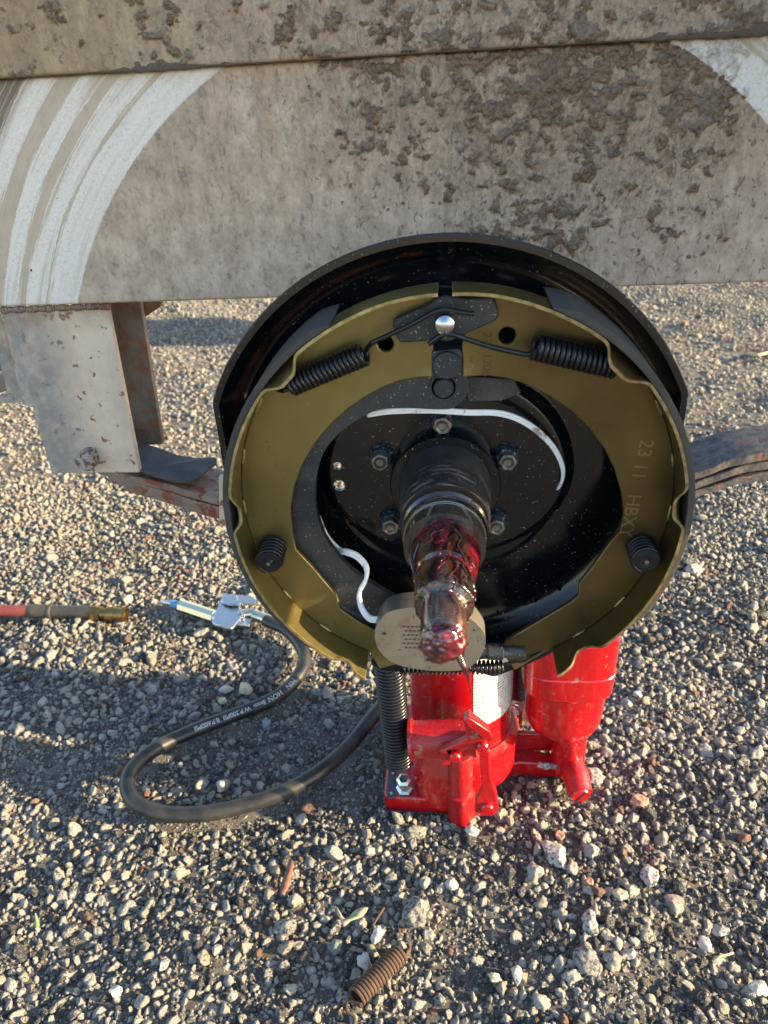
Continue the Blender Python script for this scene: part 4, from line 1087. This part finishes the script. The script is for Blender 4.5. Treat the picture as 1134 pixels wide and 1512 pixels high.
# tall return springs
for (pa, pb, rr, t_) in ((at(574, 978, .108), at(589, 1128, .100), .0105, 32), (at(768, 940, .205), at(768, 1028, .205), .0085, 24)):
    join_geo('return_spring', [tube_geo(helix(pa, pb, rr, t_, per=16), rr*.155, 8)], MAT['wire'], jack, 60)
q2 = at(775, 1060, .205); lathe('spring_anchor_bolt', [(.006, GZ), (.006, -.315), (.004, -.312), (.004, -.300), (.007, -.298), (.007, -.290), (0, -.288)], MAT['zinc'], jack, 'z', (q2.x, .205, 0), 6)
# air motor: squarish can tapering into round body and stem
am = Vector((.0985, .152, 0))
def can(name, rows, mat, parent):
    V = []; F = []; n = 48
    for (z, rx, ry, e) in rows:
        for k in range(n):
            w = 2*math.pi*k/n; c, s = math.cos(w), math.sin(w)
            V.append((am.x+rx*math.copysign(abs(c)**e, c), am.y+ry*math.copysign(abs(s)**e, s), z))
    for i in range(len(rows)-1):
        for k in range(n): F.append((i*n+k, i*n+(k+1) % n, (i+1)*n+(k+1) % n, (i+1)*n+k))
    F += [tuple(reversed(range(n))), tuple(range(len(V)-n, len(V)))]
    return link(name, fixn(mesh(name, V, F, True, 35)), mat, parent)
can('air_motor', [(-.2965, .018, .018, 1), (-.2955, .0245, .0235, 1), (-.2915, .0295, .0270, .98), (-.285, .0322, .0290, .94), (-.275, .0330, .0300, .88), (-.2600, .0335, .0305, .82), (-.2450, .0338, .0308, .78), (-.2430, .0345, .0315, .7), (-.2410, .0368, .033, .6), (-.230, .0370, .0332, .55), (-.2195, .0373, .0335, .5), (-.2185, .0366, .0328, .5), (-.185, .0373, .0335, .5), (-.183, .034, .030, .5)], RD, jack)
lathe('motor_stem', [(.0150, GZ+.004), (.0150, -.306), (.0156, -.302), (.0142, -.298), (.0142, -.294)], RD, jack, 'z', (am.x+.007, am.y-.005, 0), 32)
fp = atz(848, 1160, GZ+.010)
V0 = Vector((fp.x-.001, .140, GZ+.017)); V1 = Vector((fp.x+.003, .110, GZ+.0135))
ft = tube('motor_foot', catmull([V0, V0.lerp(V1, .5)+Vector((0, 0, .003)), V1], 6, False), lambda t: .0112-.0004*t, RC, jack, 24)
sc_ = atz(846, 1163, GZ+.012); dsc = (V1-V0).normalized()
sp_ = V1+dsc*.001
lathe('slotted_screw', [(0, .0022), (.0074, .0022), (.0082, .001), (.0082, -.003)], RD, ft, dsc, sp_, 28)
u_ = dsc.cross(Vector((0, 0, 1))).normalized(); w_ = dsc.cross(u_).normalized(); sl = (u_*.55+w_*.83).normalized(); sn = dsc.cross(sl).normalized(); ctr = sp_+dsc*.00235
link('screw_slot', fixn(mesh('screw_slot', [ctr+sl*a+sn*b+dsc*c for a in (-.0070, .0070) for b in (-.0007, .0007) for c in (-.001, .0003)], [(0, 1, 3, 2), (4, 6, 7, 5), (0, 4, 5, 1), (2, 3, 7, 6), (0, 2, 6, 4), (1, 5, 7, 3)], False)), MAT['pit'], ft)
# raised channel wall of the arm
box('arm_web', (.058, .158, ZB-.002), (.096, .163, GZ+.034), RD, jack, .0015)

# a knob of grit stuck on the jack arm
gp = at(806, 1116, .140)
for k, (dx, dz, r_) in enumerate(((0, 0, .0042), (.004, -.004, .0034), (-.004, .003, .0036), (.008, -.006, .0028))):
    me = stone_mesh('stone', 3, 300+k, (r_, r_*.8, r_*.8), 8, .25); me.transform(Matrix.Diagonal((r_, r_, r_, 1))) if False else None
    o = link('stone', me, MAT['s_speck']); o.location = (gp.x+dx, gp.y-.004, ZB+.004+dz*.2)
    tag(o, ('speckled stone resting on the red jack arm, biggest of four', 'small stone on the red jack arm, just right of the biggest one', 'small stone on the red jack arm, left of the biggest one', 'tiny stone at the right end of the row on the red jack arm')[k], 'stone', 'stones lying on the jack arm')

# ================================================================== AIR HOSE AND FITTINGS
hp3 = []
for i, p in enumerate(hose_w):
    z = HZ + (.006*max(0, 1-i/2.) ) + (.004*math.exp(-((i-11)/3.)**2)) + (.012*max(0, (i-17)/2.)) + .003*math.sin(i*.9)
    a, b = HOSE_PX[i]; hp3.append(atz(a, b, z))
hc = catmull(hp3, 10, False)
hose = thing('air_hose', 'black rubber air hose looping over the gravel from the jack to the chrome valve', 'hose', (hp3[10].x, hp3[10].y, GZ))
tube('hose', hc, .0070, MAT['hose'], hose, 20)
def hose_text(txt, size, s_px, flip=True):
    """lettering wrapped on the hose, reading along it"""
    me = text_mesh(txt, size, .00002)
    fr = frames(hc); L = [0]
    for a, b in zip(hc, hc[1:]): L.append(L[-1]+(b-a).length)
    tgt = atz(s_px[0], s_px[1], HZ); k0 = min(range(len(hc)), key=lambda i: (hc[i]-tgt).length); S0 = L[k0]
    view = (CAM-hc[k0]).normalized()
    for vtx in me.vertices:
        s = S0 - vtx.co.x*(-1 if not flip else -1); i = 0
        while i < len(L)-2 and L[i+1] < s: i += 1
        t = (s-L[i])/(L[i+1]-L[i]); p = hc[i].lerp(hc[i+1], t); tan = (hc[i+1]-hc[i]).normalized()
        up = (view-tan*view.dot(tan)).normalized(); side = tan.cross(up)
        # text runs along +tangent, its up is 'side'
        a = (vtx.co.y-size*.35)/.0070 - .12
        d = (up*math.cos(a) - side*math.sin(a)).normalized()
        vtx.co = p + d*(.00735+vtx.co.z*.5)
    link('lettering', me, MAT['print'], hose)
hose_text('MIN   HON', .0072, (432, 1006)); hose_text('8mm  W.P.200PSI  B.P.600PSI', .0062, (392, 1037))
# chrome lever valve
valve = thing('air_valve', 'chrome lever air valve with blue tipped plug lying on the gravel at the left', 'valve', tuple(atz(330, 920, GZ)))
ZV = GZ+.012
va = [atz(a, b, ZV) for a, b in ((238, 888), (254, 891), (262, 892), (267, 894), (318, 911), (330, 915), (372, 922))]
dv = (va[-1]-va[0]).normalized()
def seg(name, i, j, r0, r1, mat, n=24):
    a, b = va[i], va[j]; L = (b-a).length; return lathe(name, [(0, 0), (r0*.9, 0), (r0, .0006), (r1, L-.0006), (r1*.9, L), (0, L)], mat, valve, (b-a), a, n)
seg('plug_nipple', 0, 1, .0020, .0034, MAT['zinc']); seg('blue_ring', 1, 3, .0048, .0048, MAT['blue']); seg('hex_coupling', 3, 4, .0078, .0078, MAT['yzinc'], 8); seg('valve_neck', 4, 5, .0070, .0070, MAT['zinc'])
def vplate(name, pxs, z, th, mat):
    P = [atz(a, b, z) for a, b in pxs]; n = len(P); V = [tuple(p) for p in P]+[(p.x, p.y, p.z-th) for p in P]
    F = [tuple(range(n)), tuple(reversed(range(n, 2*n)))]+[(i, i+n, (i+1) % n+n, (i+1) % n) for i in range(n)]
    return bev(link(name, fixn(mesh(name, V, F, True, 30)), mat, valve), .0006)
vplate('valve_body', [(326, 884), (334, 878), (352, 887), (358, 908), (346, 924), (342, 928), (316, 921), (313, 918)], ZV+.008, .003, MAT['zinc'])
a, b = va[5], va[6]; tube('valve_core', [a, a.lerp(b, .5), b], .0062, MAT['zinc'], valve, 16)
vplate('lever', [(328, 876), (372, 880), (382, 889), (340, 891), (328, 888)], ZV+.014, .004, MAT['zinc'])
p = atz(331, 887, ZV+.0105); lathe('rivet', [(.0036, 0), (.0030, .0014), (0, .0020)], MAT['zinc'], valve, 'z', tuple(p), 16)
tube('trigger_wire', [atz(a, b, ZV+h) for a, b, h in ((350, 880, .014), (354, 895, .012), (359, 910, .008), (366, 925, .002))], .0012, MAT['yzinc'], valve, 8)
a, b = atz(352, 908, ZV+.004), atz(375, 905, ZV+.003); tube('swivel_neck', [a, a.lerp(b, .5), b], lambda t: .0075-.002*math.sin(t*3.1), MAT['yzinc'], valve, 16)
a, b = atz(374, 908, ZV+.002), atz(410, 920, ZV+.001); L = (b-a).length
lathe('ferrule', [(.0045, 0), (.0066, .001), (.0066, L*.2), (.0058, L*.24), (.0068, L*.28), (.0068, L), (.006, L+.0005), (0, L+.0005)], MAT['yzinc'], valve, b-a, a, 28)
# red supply hose with brass coupler
sup = thing('supply_hose', 'red air supply hose with dark sleeve and brass coupler entering from the left', 'hose', tuple(atz(60, 903, GZ)))
ZS = GZ+.0105
sa = [atz(a, b, ZS) for a, b in ((-260, 875), (-120, 897), (0, 902), (48, 902))]
tube('hose', catmull([(-1.6, .62, ZS)]+[tuple(q) for q in sa], 8, False), .0072, MAT['redhose'], sup, 18)
a, b = atz(44, 902, ZS), atz(135, 904, ZS); L = (b-a).length
lathe('sleeve', [(0, 0), (.0078, .0004), (.0082, .003), (.0090, .006), (.0082, .010), (.0082, L*.32), (.0088, L*.33), (.0088, L*.36), (.0078, L*.38), (.0078, L*.72), (.0083, L*.75), (.0083, L), (0, L)], MAT['sleeve'], sup, b-a, a, 28)
a, b = atz(133, 904, ZS), atz(150, 906, ZS); L = (b-a).length
lathe('hex_nut', [(0, 0), (.0086, .0003), (.0092, .001), (.0092, L-.001), (.0086, L)], MAT['brass'], sup, b-a, a, 6)
a, b = atz(150, 906, ZS), atz(186, 907, ZS); L = (b-a).length
lathe('brass_coupler', [(0, 0), (.0068, 0), (.0068, L*.18), (.0086, L*.22), (.0088, L*.5), (.0080, L*.55), (.0083, L*.8), (.0093, L*.9), (.0093, L), (.0068, L+.0002), (.0062, L-.004), (0, L-.004)], MAT['brass'], sup, b-a, a, 32)

# ================================================================== LITTLE THINGS ON THE GRAVEL
rs = []
a, b = atz(524, 1474, GZ+.010), atz(590, 1408, GZ+.009)
hx = helix(a, b, .0062, 16, per=16)
rs.append(tube_geo(hx, .0013, 8)); rs.append(tube_geo(catmull([hx[0], atz(515, 1478, GZ+.009), atz(512, 1492, GZ+.007), atz(524, 1505, GZ+.005), atz(516, 1530, GZ+.004)], 5, False), .0013, 8))
rs.append(tube_geo(catmull([hx[-1], atz(600, 1408, GZ+.008), atz(605, 1400, GZ+.007), atz(602, 1394, GZ+.007)], 5, False), .0013, 8))
tag(join_geo('coil_spring', rs, MAT['rust'], None, 60), 'old rusty brown coil spring lying on the gravel at the bottom of the picture', 'spring')
def leafy(name, px, z, mat, lab, cat, curl=.002):
    c = [p for p in catmull([atz(a, b, z) for a, b in px], 2)]; n = len(c); ctr = sum(c, Vector())/n
    tri = tessellate_polygon([[Vector((p.x, p.y, 0)) for p in c]])
    V = [Vector((p.x, p.y, z+curl*((p-ctr).length/.012)*abs(noise.noise(p*90))+.001)) for p in c]; F = [tuple(t) for t in tri]
    o = link(name, mesh(name, V, F), mat); s_ = o.modifiers.new('thickness', 'SOLIDIFY'); s_.thickness = .0004
    return tag(o, lab, cat)
leafy('dead_leaf', [(428, 1272), (434, 1275), (431, 1295), (425, 1318), (414, 1325), (416, 1305), (422, 1288)], GZ+.010, MAT['dleaf'], 'narrow curled reddish brown dead leaf standing among the stones below the hose', 'leaf', .004)
leafy('dead_leaf', [(496, 1338), (504, 1352), (512, 1359), (522, 1348), (534, 1342), (544, 1344), (536, 1356), (518, 1362), (508, 1370), (503, 1362)], GZ+.010, MAT['gleaf'], 'forked green and pink leaf lying above the rusty spring', 'leaf', .004)
tag(tube('grass_blade', [atz(a, b, GZ+h) for a, b, h in ((55, 1367, .004), (54, 1358, .010), (52, 1348, .013))], lambda t: .0014*(1-t)+.0005, MAT['green']), 'small upright green grass blade among the stones at lower left', 'grass')
tag(tube('twig', [atz(a, b, GZ+h) for a, b, h in ((550, 1366, .006), (558, 1354, .010), (567, 1340, .012))], .0010, MAT['twig']), 'short dark twig between the forked leaf and the crusted clump', 'twig')
tag(tube('straw', catmull([atz(a, b, GZ+h) for a, b, h in ((1105, 521, .010), (1118, 524, .014), (1136, 520, .012), (1160, 512, .008))], 5, False), .0032, MAT['straw']), 'pale dry stalk lying on the sunny gravel at the upper right edge', 'stalk')
tag(tube('straw', catmull([atz(a, b, GZ+h) for a, b, h in ((1052, 1420, .007), (1062, 1412, .011), (1073, 1410, .010), (1082, 1407, .007))], 5, False), .0008, MAT['straw']), 'thin bent dry straw among the stones at the lower right', 'stalk')
def solo_stone(px, py, wpx, hpx, mat, lab, seed, ang=0, flat=.62, zo=.35):
    c = atz(px, py, GZ+.006); dep = (c-CAM).dot(FWD); rx = wpx/2/FPX*dep; ry = hpx/2/FPX*dep/.9
    me = stone_mesh('stone', 4, seed, (1, 1, 1), 9, .20)
    o = link('stone', me, MAT[mat]); rz = min(rx, ry)*flat*1.2
    o.scale = (1, 1, 1)
    Mx = Matrix.Rotation(R(ang), 4, 'Z') @ Matrix.Diagonal((rx*1.08, ry*1.08, rz, 1))
    me.transform(Mx); o.location = (c.x, c.y, GZ-.002+rz*(.5+zo)+.001)
    return tag(o, lab, 'stone', 'stones that stand out of the gravel')
ST = [(698, 1222, 20, 19, 's_white', 'smooth white stone touching the front of the red jack', 0),
      (822, 1262, 34, 46, 's_speck', 'largest pale speckled stone, right of and below the jack', 25),
      (788, 1284, 27, 26, 's_grey', 'rounded grey stone left of the largest speckled stone', 0),
      (829, 1228, 17, 14, 's_orange', 'orange brick coloured chip just above the largest speckled stone', 0),
      (868, 1298, 17, 16, 's_orange', 'orange tan chip below and right of the largest speckled stone', 20),
      (873, 1253, 27, 20, 's_grey', 'flat grey oval stone right of the largest speckled stone', -25),
      (362, 1014, 25, 19, 's_cream', 'sunlit cream stone inside the upper bend of the hose', -15),
      (333, 1014, 20, 14, 's_white', 'pale flattish stone left of the sunlit cream stone by the hose', 10),
      (328, 1029, 12, 13, 's_cream', 'small round tan stone below the flattish one by the hose', 0),
      (392, 1064, 15, 14, 's_blue', 'single blue grey pebble on dark grit under the hose', 0),
      (188, 881, 16, 13, 's_cream', 'cream pebble above the end of the brass coupler', 0),
      (326, 1155, 16, 18, 's_white', 'white stone enclosed by the hose loop', 10),
      (666, 1303, 19, 20, 's_white', 'white lumpy stone right of the forked leaf, below the jack', 15) ,
      (615, 1345, 44, 40, 's_clump', 'crusted clump of grit just above the rusty spring', 0),
      (538, 1413, 20, 24, 's_white', 'pale angular stone touching the upper left of the rusty spring', 30),
      (556, 1375, 15, 24, 's_white', 'white wedge shaped stone right of the forked leaf', -20),
      (495, 1393, 21, 18, 's_green', 'bluish green rounded stone below the forked leaf', 0),
      (868, 1415, 42, 40, 's_clump', 'big dark crusted lump in the lower right gravel', 0),
      (763, 1434, 18, 26, 's_white', 'white egg shaped stone left of the dark crusted lump', 10),
      (731, 1439, 19, 16, 's_cream', 'round tan stone left of the white egg shaped stone', 0),
      (898, 1379, 21, 21, 's_cream', 'smooth cream stone above the dark crusted lump', 0),
      (873, 1360, 26, 34, 's_speck', 'tall pale speckled stone upper left of the smooth cream one', 0),
      (930, 1402, 18, 14, 's_white', 'bright white chip right of the dark crusted lump', 0),
      (1065, 1368, 23, 18, 's_speck', 'pale blocky stone at the right side of a dark hollow', 10),
      (1042, 1388, 21, 20, 's_white', 'whitish angular stone at the lower right of the dark hollow', 45),
      (918, 1317, 26, 18, 's_cream', 'flat cream slab stone in the right hand gravel', 15),
      (995, 1323, 30, 14, 's_pink', 'long purplish stone with a pale end, lower right', -10),
      (960, 1286, 24, 34, 's_speck', 'upright oval speckled stone in the right hand gravel', -10),
      (943, 1178, 26, 22, 's_orange', 'brownish orange stone right of the jack foot', 0) ,
      (876, 1143, 32, 22, 's_speck', 'grey and white stone leaning on the foot of the jack', -30),
      (1122, 1454, 23, 20, 's_white', 'white stone with dark marks near the lower right corner', 0),
      (545, 1252, 18, 14, 's_cream', 'cream stone in front of the left corner of the jack', 0),
      (1025, 840, 24, 20, 's_speck', 'single large pale stone right of the brake', 0),
      (942, 1020, 14, 12, 's_white', 'small pale pebble right of the air motor', 0),
      (420, 1365, 30, 24, 's_clump', 'rough grey lump left of the forked leaf', 0),
      (240, 1420, 16, 14, 's_white', 'smooth white pebble in the lower left gravel', 10),
      (170, 1458, 17, 16, 's_white', 'white pebble near the lower left edge', 30)]
for i, (px, py, w, h, mt, lab, an) in enumerate(ST): solo_stone(px, py, w, h, mt, lab, 100+i, an)
